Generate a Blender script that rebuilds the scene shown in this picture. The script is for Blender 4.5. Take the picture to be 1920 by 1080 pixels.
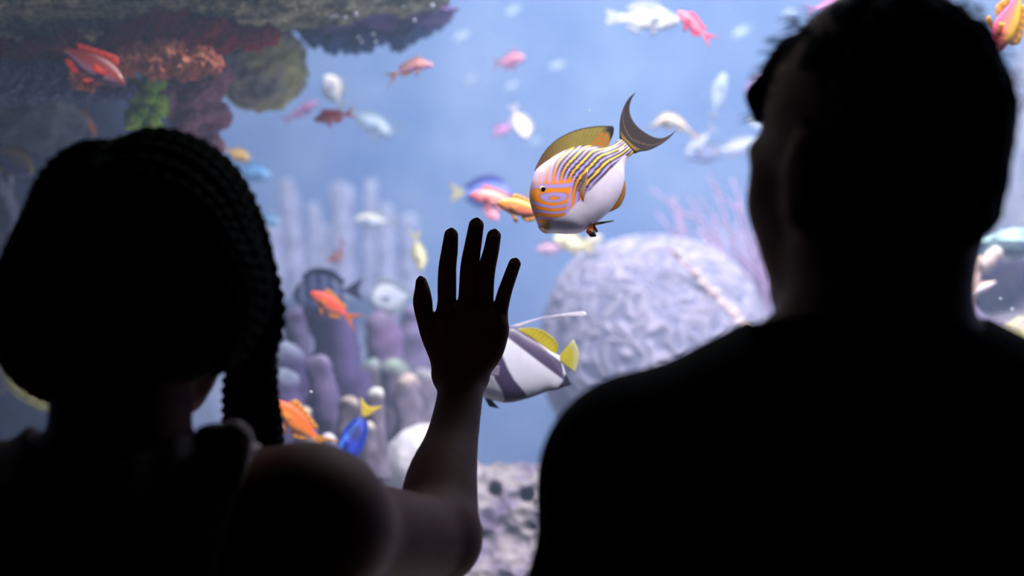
import bpy, math, random
import numpy as np
from mathutils import Vector, Matrix

for _o in list(bpy.data.objects):
    bpy.data.objects.remove(_o, do_unlink=True)

SC = bpy.context.scene
COL = SC.collection
FPX = 2667.0                     # focal length in pixels of the 1920 wide frame (50 mm on 36 mm)
CAM_Z = 1.5

# ---------------------------------------------------------------- camera
cam_data = bpy.data.cameras.new('camera')
cam_data.lens = 50.0
cam_data.sensor_width = 36.0
cam_data.clip_start = 0.05
cam_data.dof.use_dof = True
cam_data.dof.focus_distance = 1.60
cam_data.dof.aperture_fstop = 2.4
cam = bpy.data.objects.new('camera', cam_data)
COL.objects.link(cam)
cam.location = (0, 0, CAM_Z)
cam.rotation_euler = (math.pi / 2, 0, 0)
SC.camera = cam

# ---------------------------------------------------------------- world: the gallery is a closed dark room
world = bpy.data.worlds.new('dark_gallery')
SC.world = world
world.use_nodes = True
world.node_tree.nodes['Background'].inputs[0].default_value = (0, 0, 0, 1)
world.node_tree.nodes['Background'].inputs[1].default_value = 0.0

# ---------------------------------------------------------------- lamps over the tank (above the water surface)
def area_lamp(name, loc, target, size, sizey, power, color):
    l = bpy.data.lights.new(name, 'AREA')
    l.shape = 'RECTANGLE'; l.size = size; l.size_y = sizey
    l.energy = power; l.color = color
    o = bpy.data.objects.new(name, l); COL.objects.link(o)
    o.location = loc
    d = Vector(target) - Vector(loc)
    o.rotation_euler = d.to_track_quat('-Z', 'Y').to_euler()
    o['kind'] = 'structure'
    return o

for _x, _w in ((-0.5, 38), (0.3, 50), (1.1, 48), (1.9, 40)):      # a row of fixtures along the front edge of the tank
    area_lamp('tank_lamp', (_x, 1.76, 3.2), (_x + 0.05, 2.45, 1.3), 0.55, 0.22, _w, (1.0, 0.94, 1.0))
area_lamp('tank_lamp', (0.9, 3.2, 3.25), (0.6, 3.6, 1.0), 1.8, 0.7, 28, (0.80, 0.89, 1.0))
area_lamp('tank_lamp', (0.3, 4.1, 3.25), (0.2, 6.3, 0.5), 3.0, 0.5, 54, (0.80, 0.88, 1.0))

# ---------------------------------------------------------------- exposure
vs = SC.view_settings
vs.view_transform = 'Standard'
vs.look = 'None'
vs.gamma = 1.0
vs.use_curve_mapping = False
vs.exposure = 0.0
SC.cycles.use_denoising = True
SC.cycles.max_bounces = 8
SC.cycles.diffuse_bounces = 4
SC.cycles.volume_bounces = 1
SC.cycles.transparent_max_bounces = 16

# ================================================================ helpers
def far(d):
    """the reef behind the nearest fish is spread over the depth of the tank"""
    return d if d < 2.2 else 2.2 + (d - 2.2) * 1.5

def P(px, py, d):
    """photo pixel + distance along the view axis -> world point"""
    d = far(d)
    return np.array([(px - 960.0) / FPX * d, d, CAM_Z + (540.0 - py) / FPX * d])

def lin(c):
    out = []
    for v in c[:3]:
        v = v / 255.0
        out.append(v / 12.92 if v <= 0.04045 else ((v + 0.055) / 1.055) ** 2.4)
    return tuple(out)

def lin4(c):
    return lin(c) + (1.0,)

def lina(a):
    a = np.asarray(a, float) / 255.0
    return np.where(a <= 0.04045, a / 12.92, ((a + 0.055) / 1.055) ** 2.4)

def mesh_from(name, verts, faces, smooth=True, cols=None):
    me = bpy.data.meshes.new(name)
    verts = np.asarray(verts, np.float32)
    if isinstance(faces, np.ndarray):
        n, k = faces.shape
        me.vertices.add(len(verts)); me.vertices.foreach_set('co', verts.ravel())
        me.loops.add(n * k); me.loops.foreach_set('vertex_index', faces.astype(np.int32).ravel())
        me.polygons.add(n)
        me.polygons.foreach_set('loop_start', np.arange(0, n * k, k, dtype=np.int32))
        me.polygons.foreach_set('loop_total', np.full(n, k, np.int32))
        me.update(calc_edges=True)
    else:
        me.from_pydata([tuple(map(float, v)) for v in verts], [], [tuple(map(int, f)) for f in faces])
    if cols is not None:
        at = me.color_attributes.new('tint', 'FLOAT_COLOR', 'POINT')
        c4 = np.ones((len(verts), 4), np.float32); c4[:, :3] = cols
        at.data.foreach_set('color', c4.ravel())
    if smooth:
        me.polygons.foreach_set('use_smooth', np.ones(len(me.polygons), bool))
    me.validate()
    return me

def link(name, me, mat=None, parent=None):
    o = bpy.data.objects.new(name, me)
    COL.objects.link(o)
    if mat is not None and me is not None and not me.materials:
        me.materials.append(mat)
    if parent is not None:
        o.parent = parent
    return o

def obj(name, verts, faces, mat, parent=None, smooth=True, cols=None):
    return link(name, mesh_from(name, verts, faces, smooth, cols), mat, parent)

def empty(name, loc=(0, 0, 0)):
    o = bpy.data.objects.new(name, None)
    o.empty_display_size = 0.05
    COL.objects.link(o)
    o.location = tuple(map(float, loc))
    return o

def tag(o, label, cat, group=None, kind=None):
    o['label'] = label
    o['category'] = cat
    if group: o['group'] = group
    if kind: o['kind'] = kind
    return o

def box_vf(lo, hi):
    x0, y0, z0 = lo; x1, y1, z1 = hi
    v = [(x0, y0, z0), (x1, y0, z0), (x1, y1, z0), (x0, y1, z0), (x0, y0, z1), (x1, y0, z1), (x1, y1, z1), (x0, y1, z1)]
    f = [(0, 3, 2, 1), (4, 5, 6, 7), (0, 1, 5, 4), (1, 2, 6, 5), (2, 3, 7, 6), (3, 0, 4, 7)]
    return v, f

def merge(parts):
    V, F, n = [], [], 0
    for v, f in parts:
        v = np.asarray(v, float); V.append(v)
        F += [tuple(i + n for i in ff) for ff in (f.tolist() if isinstance(f, np.ndarray) else f)]
        n += len(v)
    return np.vstack(V), F

# ---------------------------------------------------------------- noise
def _hash(ix, iy, iz, seed):
    h = (ix * 374761393 + iy * 668265263 + iz * 2147483647 + seed * 1274126177) & 0xFFFFFFFF
    h = ((h ^ (h >> 13)) * 1274126177) & 0xFFFFFFFF
    h = ((h ^ (h >> 16)) * 2246822519) & 0xFFFFFFFF
    return ((h ^ (h >> 15)) & 0xFFFFFF) / float(0xFFFFFF)

def vnoise(p, seed=0):
    p = np.asarray(p, float)
    i = np.floor(p).astype(np.int64); f = p - i
    u = f * f * (3 - 2 * f)
    out = 0
    for dx in (0, 1):
        for dy in (0, 1):
            for dz in (0, 1):
                w = (u[..., 0] if dx else 1 - u[..., 0]) * (u[..., 1] if dy else 1 - u[..., 1]) * (u[..., 2] if dz else 1 - u[..., 2])
                out = out + w * _hash(i[..., 0] + dx, i[..., 1] + dy, i[..., 2] + dz, seed)
    return out * 2 - 1

def fbm(p, octaves=4, seed=0, gain=0.5):
    a, s, out = 1.0, 1.0, 0
    for o in range(octaves):
        out = out + a * vnoise(np.asarray(p) * s, seed + 17 * o)
        s *= 2.03; a *= gain
    return out

def smoothstep(a, b, x):
    t = np.clip((np.asarray(x, float) - a) / (b - a), 0, 1)
    return t * t * (3 - 2 * t)

def crom(pts, n):
    """smooth curve (Catmull-Rom, equal arc steps) through pts"""
    pts = np.asarray(pts, float)
    if len(pts) == 2:
        t = np.linspace(0, 1, n)[:, None]
        return pts[0] * (1 - t) + pts[1] * t
    q = np.vstack([2 * pts[0] - pts[1], pts, 2 * pts[-1] - pts[-2]])
    out = []
    for i in range(1, len(q) - 2):
        t = np.linspace(0, 1, 12, endpoint=False)[:, None]
        a, b, c, d = q[i - 1], q[i], q[i + 1], q[i + 2]
        out.append(0.5 * (2 * b + (c - a) * t + (2 * a - 5 * b + 4 * c - d) * t ** 2 + (3 * b - a - 3 * c + d) * t ** 3))
    out = np.vstack(out + [pts[-1:]])
    s = np.r_[0, np.cumsum(np.linalg.norm(np.diff(out, axis=0), axis=1))]
    w = np.linspace(0, s[-1], n)
    return np.stack([np.interp(w, s, out[:, k]) for k in range(out.shape[1])], 1)

def tube(points, radii, n=8, lobes=0, lobe_amp=0.0, twist=0.0, cap=True):
    pts = np.asarray(points, float); m = len(pts)
    radii = np.broadcast_to(np.asarray(radii, float), (m,))
    T = np.gradient(pts, axis=0); T /= np.linalg.norm(T, axis=1)[:, None] + 1e-12
    ref = np.array([0, 0, 1.0]) if abs(T[0][2]) < 0.9 else np.array([1.0, 0, 0])
    N = np.zeros_like(pts); nvec = np.cross(T[0], ref); nvec /= np.linalg.norm(nvec)
    for i in range(m):
        nvec = nvec - T[i] * nvec.dot(T[i]); nvec /= np.linalg.norm(nvec) + 1e-12
        N[i] = nvec
    B = np.cross(T, N)
    th = np.linspace(0, 2 * np.pi, n, endpoint=False)
    s = np.r_[0, np.cumsum(np.linalg.norm(np.diff(pts, axis=0), axis=1))]
    r = radii[:, None] * (1 + (lobe_amp * np.cos(lobes * (th[None, :] - twist * s[:, None])) if lobes else 0 * th[None, :]))
    V = pts[:, None, :] + r[..., None] * (np.cos(th)[None, :, None] * N[:, None, :] + np.sin(th)[None, :, None] * B[:, None, :])
    V = V.reshape(-1, 3)
    i = np.arange(m - 1)[:, None] * n; j = np.arange(n)[None, :]; j2 = (j + 1) % n
    F = np.stack([i + j, i + j2, i + n + j2, i + n + j], -1).reshape(-1, 4).tolist()
    if cap:
        V = np.vstack([V, pts[:1], pts[-1:]]); a, b = m * n, m * n + 1
        F += [(a, (k + 1) % n, k) for k in range(n)]
        F += [(b, (m - 1) * n + k, (m - 1) * n + (k + 1) % n) for k in range(n)]
    return V, F

_ICO = {}
def ico(level):
    if level in _ICO: return _ICO[level]
    t = (1 + 5 ** .5) / 2
    v = np.array([(-1, t, 0), (1, t, 0), (-1, -t, 0), (1, -t, 0), (0, -1, t), (0, 1, t), (0, -1, -t), (0, 1, -t), (t, 0, -1), (t, 0, 1), (-t, 0, -1), (-t, 0, 1)], float)
    f = np.array([(0, 11, 5), (0, 5, 1), (0, 1, 7), (0, 7, 10), (0, 10, 11), (1, 5, 9), (5, 11, 4), (11, 10, 2), (10, 7, 6), (7, 1, 8), (3, 9, 4), (3, 4, 2), (3, 2, 6), (3, 6, 8), (3, 8, 9), (4, 9, 5), (2, 4, 11), (6, 2, 10), (8, 6, 7), (9, 8, 1)])
    v /= np.linalg.norm(v, axis=1)[:, None]
    for _ in range(level):
        e = np.vstack([f[:, [0, 1]], f[:, [1, 2]], f[:, [2, 0]]]); es = np.sort(e, 1)
        u, inv = np.unique(es, axis=0, return_inverse=True); inv = inv.ravel()
        mid = v[u].mean(1); mid /= np.linalg.norm(mid, axis=1)[:, None]
        m = len(f); a, b, c = inv[:m] + len(v), inv[m:2 * m] + len(v), inv[2 * m:] + len(v)
        v = np.vstack([v, mid])
        f = np.vstack([np.stack([f[:, 0], a, c], 1), np.stack([f[:, 1], b, a], 1), np.stack([f[:, 2], c, b], 1), np.stack([a, b, c], 1)])
    _ICO[level] = (v, f)
    return v, f

# ---------------------------------------------------------------- distance fields turned into one continuous skin
class Field:
    def __init__(s, xs, ys, zs):
        s.ax = [np.asarray(a, np.float32) for a in (xs, ys, zs)]
        s.F = np.full([len(a) for a in s.ax], 1.0, np.float32)
    def sub(s, lo, hi):
        sl = []
        for a, l, h in zip(s.ax, lo, hi):
            i0 = max(0, int(np.searchsorted(a, l)) - 1); i1 = min(len(a), int(np.searchsorted(a, h)) + 1)
            sl.append(slice(i0, max(i1, i0)))
        return tuple(sl)
    def pts(s, sl):
        return [s.ax[0][sl[0]][:, None, None], s.ax[1][sl[1]][None, :, None], s.ax[2][sl[2]][None, None, :]]
    def smin(s, sl, d, k):
        a = s.F[sl]
        if k > 0:
            h = np.maximum(k - np.abs(a - d), 0) / k
            s.F[sl] = np.minimum(a, d) - h * h * k * 0.25
        else:
            s.F[sl] = np.minimum(a, d)
    def cone(s, a, b, r1, r2, k=0.01, flat=None):
        """tapered limb; flat=(axis, factor) squashes it along that axis"""
        a = np.asarray(a, float); b = np.asarray(b, float); m = max(r1, r2) * 1.5 + k + 0.01
        sl = s.sub(np.minimum(a, b) - m, np.maximum(a, b) + m)
        X, Y, Z = s.pts(sl); ab = b - a; L2 = float(ab.dot(ab)) + 1e-12
        t = np.clip(((X - a[0]) * ab[0] + (Y - a[1]) * ab[1] + (Z - a[2]) * ab[2]) / L2, 0, 1)
        dx, dy, dz = X - a[0] - t * ab[0], Y - a[1] - t * ab[1], Z - a[2] - t * ab[2]
        q = dx * dx + dy * dy + dz * dz
        if flat is not None:
            n = np.asarray(flat[0], float); n = n / np.linalg.norm(n)
            c = dx * n[0] + dy * n[1] + dz * n[2]
            q = q + c * c * (1 / flat[1] ** 2 - 1)
        d = np.sqrt(q) - (r1 + (r2 - r1) * t)
        s.smin(sl, d.astype(np.float32), k)
    def chain(s, pts, rad, k=0.006, smooth=0):
        """one tapered limb along a polyline, blended into the body as a whole"""
        pts = np.asarray(pts, float); rad = np.asarray(rad, float)
        if smooth:
            q = crom(np.c_[pts, rad * 1.0], smooth); pts, rad = q[:, :3], q[:, 3]
        m = rad.max() * 1.5 + k + 0.01
        sl = s.sub(pts.min(0) - m, pts.max(0) + m)
        X, Y, Z = s.pts(sl); best = None
        for i in range(len(pts) - 1):
            a, ab = pts[i], pts[i + 1] - pts[i]; L2 = float(ab.dot(ab)) + 1e-12
            t = np.clip(((X - a[0]) * ab[0] + (Y - a[1]) * ab[1] + (Z - a[2]) * ab[2]) / L2, 0, 1)
            d = np.sqrt((X - a[0] - t * ab[0]) ** 2 + (Y - a[1] - t * ab[1]) ** 2 + (Z - a[2] - t * ab[2]) ** 2) - (rad[i] + (rad[i + 1] - rad[i]) * t)
            best = d if best is None else np.minimum(best, d)
        s.smin(sl, best.astype(np.float32), k)
    def ell(s, c, r, R=None, k=0.015, cut=False):
        c = np.asarray(c, float); r = np.asarray(r, float); m = r.max() + k + 0.01
        sl = s.sub(c - m, c + m)
        d = ell_d(s.pts(sl), c, r, R)
        if cut:
            s.F[sl] = np.maximum(s.F[sl], -d)
        else:
            s.smin(sl, d.astype(np.float32), k)
    def mesh(s, iso=0.0):
        return nets(s.F - iso if iso else s.F, *s.ax)

def ell_d(pts, c, r, R=None):
    X, Y, Z = pts[0] - c[0], pts[1] - c[1], pts[2] - c[2]
    if R is not None:      # rows of R = local axes
        X, Y, Z = (R[0][0] * X + R[0][1] * Y + R[0][2] * Z, R[1][0] * X + R[1][1] * Y + R[1][2] * Z, R[2][0] * X + R[2][1] * Y + R[2][2] * Z)
    k0 = np.sqrt((X / r[0]) ** 2 + (Y / r[1]) ** 2 + (Z / r[2]) ** 2)
    k1 = np.sqrt((X / r[0] ** 2) ** 2 + (Y / r[1] ** 2) ** 2 + (Z / r[2] ** 2) ** 2) + 1e-9
    return k0 * (k0 - 1) / k1

def nets(F, xs, ys, zs):
    nx, ny, nz = F.shape
    ins = F < 0
    c = [ins[i:nx - 1 + i, j:ny - 1 + j, k:nz - 1 + k] for i in (0, 1) for j in (0, 1) for k in (0, 1)]
    cnt = np.zeros((nx - 1, ny - 1, nz - 1), np.uint8)
    for q in c: cnt += q
    act = (cnt > 0) & (cnt < 8)
    I = np.argwhere(act)
    idx = np.full(act.shape, -1, np.int64); idx[act] = np.arange(len(I))
    acc = np.zeros((len(I), 3)); num = np.zeros(len(I))
    axs = [np.asarray(xs, float), np.asarray(ys, float), np.asarray(zs, float)]
    for axis in range(3):
        o1, o2 = [a for a in range(3) if a != axis]
        for u in (0, 1):
            for v in (0, 1):
                A = I.copy(); A[:, o1] += u; A[:, o2] += v
                B = A.copy(); B[:, axis] += 1
                fa, fb = F[tuple(A.T)].astype(float), F[tuple(B.T)].astype(float)
                m = (fa < 0) != (fb < 0)
                t = np.where(m, fa / np.where(m, fa - fb, 1), 0)
                pa = np.stack([axs[k][A[:, k]] for k in range(3)], 1); pb = np.stack([axs[k][B[:, k]] for k in range(3)], 1)
                acc += np.where(m[:, None], pa + (pb - pa) * t[:, None], 0); num += m
    V = acc / np.maximum(num, 1)[:, None]
    faces = []
    for axis in range(3):
        o1, o2 = [a for a in range(3) if a != axis]
        n = [nx, ny, nz]
        sa = [slice(1, n[k] - 1) for k in range(3)]; sb = list(sa)
        sa[axis] = slice(0, n[axis] - 1); sb[axis] = slice(1, n[axis])
        a, b = ins[tuple(sa)], ins[tuple(sb)]
        E = np.argwhere(a != b)
        flip = a[tuple(E.T)]
        E = E + 1; E[:, axis] -= 1
        q = []
        for (u, v) in ((1, 1), (0, 1), (0, 0), (1, 0)):
            C = E.copy(); C[:, o1] -= u; C[:, o2] -= v
            q.append(idx[tuple(C.T)])
        q = np.stack(q, 1)
        if axis == 1: flip = ~flip
        q[~flip] = q[~flip][:, ::-1]
        faces.append(q)
    Fq = np.vstack(faces)
    Fq = Fq[(Fq >= 0).all(1)]
    return V, Fq

# ---------------------------------------------------------------- materials
def new_mat(name):
    m = bpy.data.materials.new(name); m.use_nodes = True
    nt = m.node_tree; b = nt.nodes['Principled BSDF']
    return m, nt, b

def plain(name, c, rough=0.6, noise=0.0, scale=20, bump=0.0, spec=0.3):
    m, nt, b = new_mat(name)
    b.inputs['Base Color'].default_value = lin4(c); b.inputs['Roughness'].default_value = rough
    b.inputs['Specular IOR Level'].default_value = spec
    if noise or bump:
        tc = nt.nodes.new('ShaderNodeTexCoord'); n = nt.nodes.new('ShaderNodeTexNoise')
        n.inputs['Scale'].default_value = scale; n.inputs['Detail'].default_value = 4
        nt.links.new(tc.outputs['Object'], n.inputs['Vector'])
        if noise:
            r = nt.nodes.new('ShaderNodeValToRGB')
            r.color_ramp.elements[0].position = .3; r.color_ramp.elements[1].position = .7
            r.color_ramp.elements[0].color = lin4([v * (1 - noise) for v in c]); r.color_ramp.elements[1].color = lin4([min(255, v * (1 + noise)) for v in c])
            nt.links.new(n.outputs['Fac'], r.inputs[0]); nt.links.new(r.outputs[0], b.inputs['Base Color'])
        if bump:
            bm = nt.nodes.new('ShaderNodeBump'); bm.inputs['Strength'].default_value = bump; bm.inputs['Distance'].default_value = .01
            nt.links.new(n.outputs['Fac'], bm.inputs['Height']); nt.links.new(bm.outputs[0], b.inputs['Normal'])
    return m

def reef(name, cols, scale=14, detail=6, bump=0.5, rough=0.85):
    """mottled living rock: noise through a colour ramp of the growth's own colours"""
    m, nt, b = new_mat(name)
    tc = nt.nodes.new('ShaderNodeTexCoord'); n = nt.nodes.new('ShaderNodeTexNoise'); n2 = nt.nodes.new('ShaderNodeTexVoronoi')
    n.inputs['Scale'].default_value = scale; n.inputs['Detail'].default_value = detail; n.inputs['Roughness'].default_value = .65
    n2.inputs['Scale'].default_value = scale * 3
    nt.links.new(tc.outputs['Object'], n.inputs['Vector']); nt.links.new(tc.outputs['Object'], n2.inputs['Vector'])
    r = nt.nodes.new('ShaderNodeValToRGB'); e = r.color_ramp.elements
    ps = np.linspace(.33, .67, len(cols))
    e[0].position = ps[0]; e[0].color = lin4(cols[0]); e[1].position = ps[-1]; e[1].color = lin4(cols[-1])
    for p, c in zip(ps[1:-1], cols[1:-1]):
        k = e.new(p); k.color = lin4(c)
    nt.links.new(n.outputs['Fac'], r.inputs[0]); nt.links.new(r.outputs[0], b.inputs['Base Color'])
    bm = nt.nodes.new('ShaderNodeBump'); bm.inputs['Strength'].default_value = bump; bm.inputs['Distance'].default_value = .02
    nt.links.new(n2.outputs['Distance'], bm.inputs['Height']); nt.links.new(bm.outputs[0], b.inputs['Normal'])
    b.inputs['Roughness'].default_value = rough; b.inputs['Specular IOR Level'].default_value = .15
    return m

def tint_mat(name, rough=0.4, translucent=0.0, spec=0.4, grain=0.12, scale=60):
    """colours carried by the mesh (fish livery, coral tips), with a fine noise grain"""
    m, nt, b = new_mat(name)
    a = nt.nodes.new('ShaderNodeAttribute'); a.attribute_name = 'tint'
    tc = nt.nodes.new('ShaderNodeTexCoord'); n = nt.nodes.new('ShaderNodeTexNoise'); n.inputs['Scale'].default_value = scale
    nt.links.new(tc.outputs['Object'], n.inputs['Vector'])
    mr = nt.nodes.new('ShaderNodeMapRange'); mr.inputs['To Min'].default_value = 1 - grain; mr.inputs['To Max'].default_value = 1 + grain
    nt.links.new(n.outputs['Fac'], mr.inputs['Value'])
    mx = nt.nodes.new('ShaderNodeVectorMath'); mx.operation = 'SCALE'
    nt.links.new(a.outputs['Color'], mx.inputs[0]); nt.links.new(mr.outputs[0], mx.inputs['Scale'])
    nt.links.new(mx.outputs[0], b.inputs['Base Color'])
    b.inputs['Roughness'].default_value = rough; b.inputs['Specular IOR Level'].default_value = spec
    if translucent:
        t = nt.nodes.new('ShaderNodeBsdfTranslucent'); ms = nt.nodes.new('ShaderNodeMixShader'); ms.inputs[0].default_value = translucent
        nt.links.new(mx.outputs[0], t.inputs['Color'])
        nt.links.new(b.outputs[0], ms.inputs[1]); nt.links.new(t.outputs[0], ms.inputs[2])
        nt.links.new(ms.outputs[0], nt.nodes['Material Output'].inputs['Surface'])
    return m

M_FISH = tint_mat('fish_scales', 0.38, 0.0, 0.4, 0.10, 90)
M_FIN = tint_mat('fish_fin', 0.5, 0.45, 0.3, 0.15, 120)
M_CORAL = tint_mat('coral_skin', 0.8, 0.0, 0.15, 0.35, 40)
M_EYE_BLACK = plain('fish_pupil', (6, 6, 10), 0.15, spec=0.6)
# ================================================================ the setting
def struct(name, v, f, mat):
    o = obj(name, v, f, mat, smooth=False)
    o['kind'] = 'structure'
    return o

M_DARK = plain('gallery_dark_paint', (16, 16, 20), 0.9, 0.2, 6)
M_CARPET = plain('gallery_dark_carpet', (14, 13, 16), 0.95, 0.3, 90, 0.3)
GY0, GY1 = 1.60, 1.64             # acrylic pane
struct('floor', *box_vf((-2.6, -2.6, -0.1), (2.6, 1.60, 0.0)), M_CARPET)
struct('ceiling', *box_vf((-2.6, -2.6, 2.9), (2.6, 1.60, 3.0)), M_DARK)
struct('wall_left', *box_vf((-2.7, -2.6, 0), (-2.6, 1.60, 2.9)), M_DARK)
struct('wall_right', *box_vf((2.6, -2.6, 0), (2.7, 1.60, 2.9)), M_DARK)
struct('wall_back', *box_vf((-2.7, -2.7, 0), (2.7, -2.6, 2.9)), M_DARK)
v, f = merge([box_vf((-2.6, 1.60, -0.1), (-2.0, 1.642, 3.0)), box_vf((2.0, 1.60, -0.1), (2.6, 1.642, 3.0)),
              box_vf((-2.0, 1.60, -0.1), (2.0, 1.642, 0.55)), box_vf((-2.0, 1.60, 2.56), (2.0, 1.642, 3.0))])
struct('wall_front', v, f, M_DARK)

# clear acrylic: mostly straight-through, a faint mirror sheen
m, nt, b = new_mat('clear_acrylic')
tr = nt.nodes.new('ShaderNodeBsdfTransparent'); gl = nt.nodes.new('ShaderNodeBsdfGlossy'); fr = nt.nodes.new('ShaderNodeFresnel'); mx = nt.nodes.new('ShaderNodeMixShader')
tr.inputs[0].default_value = (0.98, 0.99, 1, 1); gl.inputs['Roughness'].default_value = 0.02; fr.inputs[0].default_value = 1.15
nt.links.new(fr.outputs[0], mx.inputs[0]); nt.links.new(tr.outputs[0], mx.inputs[1]); nt.links.new(gl.outputs[0], mx.inputs[2])
nt.links.new(mx.outputs[0], nt.nodes['Material Output'].inputs['Surface'])
M_PANE = m
struct('window_1', *box_vf((-2.0, GY0, 0.55), (2.0, GY1, 2.56)), M_PANE)

# tank shell
TB = 6.3
M_BACK = reef('tank_back_paint', [(92, 128, 200), (122, 152, 212), (150, 174, 222)], 1.6, 3, 0.0)
M_SIDE = reef('tank_side_paint', [(96, 124, 190), (130, 150, 205)], 1.5, 3, 0.0)
M_SAND = reef('tank_sand', [(190, 186, 186), (220, 214, 206)], 30, 5, 0.4)
struct('wall_tank_back', *box_vf((-3.2, TB, 0.1), (3.2, TB + 0.1, 3.2)), M_BACK)
struct('wall_tank_left', *box_vf((-3.3, 1.70, 0.1), (-3.2, TB + 0.1, 3.2)), M_SIDE)
struct('wall_tank_right', *box_vf((3.2, 1.70, 0.1), (3.3, TB + 0.1, 3.2)), M_SIDE)
struct('floor_tank', *box_vf((-3.3, 1.60, 0.0), (3.3, TB + 0.1, 0.2)), M_SAND)

# the water: a real scattering volume behind the pane
m = bpy.data.materials.new('tank_water'); m.use_nodes = True; nt = m.node_tree
nt.nodes.remove(nt.nodes['Principled BSDF'])
vsn = nt.nodes.new('ShaderNodeVolumeScatter'); va = nt.nodes.new('ShaderNodeVolumeAbsorption'); ad = nt.nodes.new('ShaderNodeAddShader')
WATER_SCATTER, WATER_ABSORB = 0.125, 0.035
vsn.inputs['Color'].default_value = (0.50, 0.70, 1.0, 1); vsn.inputs['Density'].default_value = WATER_SCATTER; vsn.inputs['Anisotropy'].default_value = 0.0
va.inputs['Color'].default_value = (0.35, 0.62, 1.0, 1); va.inputs['Density'].default_value = WATER_ABSORB
nt.links.new(vsn.outputs[0], ad.inputs[0]); nt.links.new(va.outputs[0], ad.inputs[1])
nt.links.new(ad.outputs[0], nt.nodes['Material Output'].inputs['Volume'])
wv, wf = box_vf((-3.199, GY1 + 0.004, 0.201), (3.199, TB - 0.001, 3.05))
water = obj('tank_water', wv, wf, m, smooth=False)
tag(water, 'hazy blue water filling the aquarium tank behind the clear pane', 'water', kind='stuff')

# ================================================================ reef builders
def blob(name, c, r, mat, level=4, amp=0.18, freq=3.0, seed=1, parent=None, ridged=0.0, squash=None, cols=None, oct=4):
    v, f = ico(level)
    n = fbm(v * freq + seed * 3.7, oct, seed)
    if ridged:
        n = n * (1 - ridged) + ridged * (0.5 - np.abs(fbm(v * freq * 2.2 + seed, 3, seed + 9)) * 1.6)
    w = v * (1 + amp * n)[:, None] * np.asarray(r, float)
    o = obj(name, w, f, mat, parent, True, cols)
    o.location = tuple(map(float, c))
    return o

def pxr(rpx, d):
    return rpx / FPX * far(d)

def cluster(name, label, cat, c, balls, mat_fn, d, level=3, amp=0.15, freq=2.0, part='lobe', seed=0, group=None):
    """a colony: one thing whose rounded lobes are its parts; balls = (px, py, rpx, dd)"""
    root = empty(name, c); tag(root, label, cat, group)
    for i, bl in enumerate(balls):
        px, py, rp = bl[:3]; dd = bl[3] if len(bl) > 3 else 0
        q = P(px, py, d + dd) - np.asarray(c); r = pxr(rp, d)
        rr = (r, r * 0.9, r) if not isinstance(rp, tuple) else rp
        blob(part, q, rr, mat_fn(i), level, amp, freq, seed + i, root)
    return root

# ---- colours of the reef growths
M_ROCK_OLIVE = reef('rock_olive_pitted', [(34, 32, 26), (130, 126, 90), (206, 198, 150), (230, 224, 180)], 30, 9, 1.0)
M_ROCK_GREY = reef('rock_grey', [(60, 62, 74), (104, 104, 110), (134, 132, 126)], 9, 6, 0.6)
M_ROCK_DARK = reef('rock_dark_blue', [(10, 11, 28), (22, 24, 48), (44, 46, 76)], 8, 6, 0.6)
M_ROCK_BLUEGREY = reef('rock_blue_grey_lumpy', [(46, 48, 84), (100, 102, 142), (150, 152, 178)], 20, 6, 0.8)
M_SPONGE_RED = reef('sponge_dark_red', [(90, 10, 12), (156, 28, 26), (180, 54, 44)], 14, 5, 0.7)
M_CORAL_ORANGE = reef('coral_salmon', [(176, 78, 48), (214, 120, 88), (230, 150, 116)], 18, 5, 0.7)
M_CORAL_GREEN = reef('coral_green', [(50, 90, 26), (120, 176, 40), (200, 224, 80)], 22, 4, 0.5)
M_CORAL_MAUVE = reef('coral_mauve', [(110, 62, 76), (166, 104, 120), (200, 140, 150)], 20, 4, 0.6)
M_KNOB = reef('coral_olive_grey', [(110, 106, 108), (168, 162, 146), (206, 200, 120), (220, 214, 150)], 12, 6, 0.6)
M_PLATE = reef('coral_purple_plate', [(66, 50, 92), (104, 76, 134), (130, 110, 160)], 10, 4, 0.4)
M_TEAL = reef('coral_teal_soft', [(44, 62, 108), (66, 90, 138), (92, 120, 160)], 16, 4, 0.5)
M_ROCK_LILAC = reef('rock_lilac', [(92, 82, 112), (124, 114, 138), (150, 143, 146), (172, 164, 176)], 13, 7, 0.8)
M_ROCK_PALE = reef('rock_pale_lilac', [(104, 96, 136), (144, 136, 160), (172, 174, 172)], 12, 6, 0.6)
# ================================================================ the reef
def field_box(lo, hi, h):
    return Field(*[np.arange(lo[k] - 0.02, hi[k] + 0.02 + h, h) for k in range(3)])

def sdf_rock(name, label, ells, mat, h=0.012, noise=(0.02, 9.0), cuts=(), k=0.06, seed=3, ridged=0.0):
    lo = np.min([np.asarray(c) - np.asarray(r) for c, r in ells], 0) - noise[0] * 2; hi = np.max([np.asarray(c) + np.asarray(r) for c, r in ells], 0) + noise[0] * 2
    fd = field_box(lo, hi, h)
    for c, r in ells: fd.ell(c, r, None, k)
    X = np.stack(np.broadcast_arrays(*fd.pts((slice(None),) * 3)), -1)
    near = np.abs(fd.F) < noise[0] * 3
    q = X[near]
    n = fbm(q * noise[1], 4, seed)
    if ridged: n = n + ridged * (0.5 - 1.6 * np.abs(fbm(q * noise[1] * 2.1, 3, seed + 5)))
    fd.F[near] += (noise[0] * n).astype(np.float32)
    for c, r in cuts: fd.ell(c, r, None, 0, cut=True)
    v, f = fd.mesh()
    c0 = v.mean(0)
    o = obj(name, v - c0, f, mat)
    o.location = tuple(c0)
    tag(o, label, 'rock')
    return o

def E(px, py, rx, ry, d, rd):
    return (P(px, py, d), (pxr(rx, d), rd, pxr(ry, d)))

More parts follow.
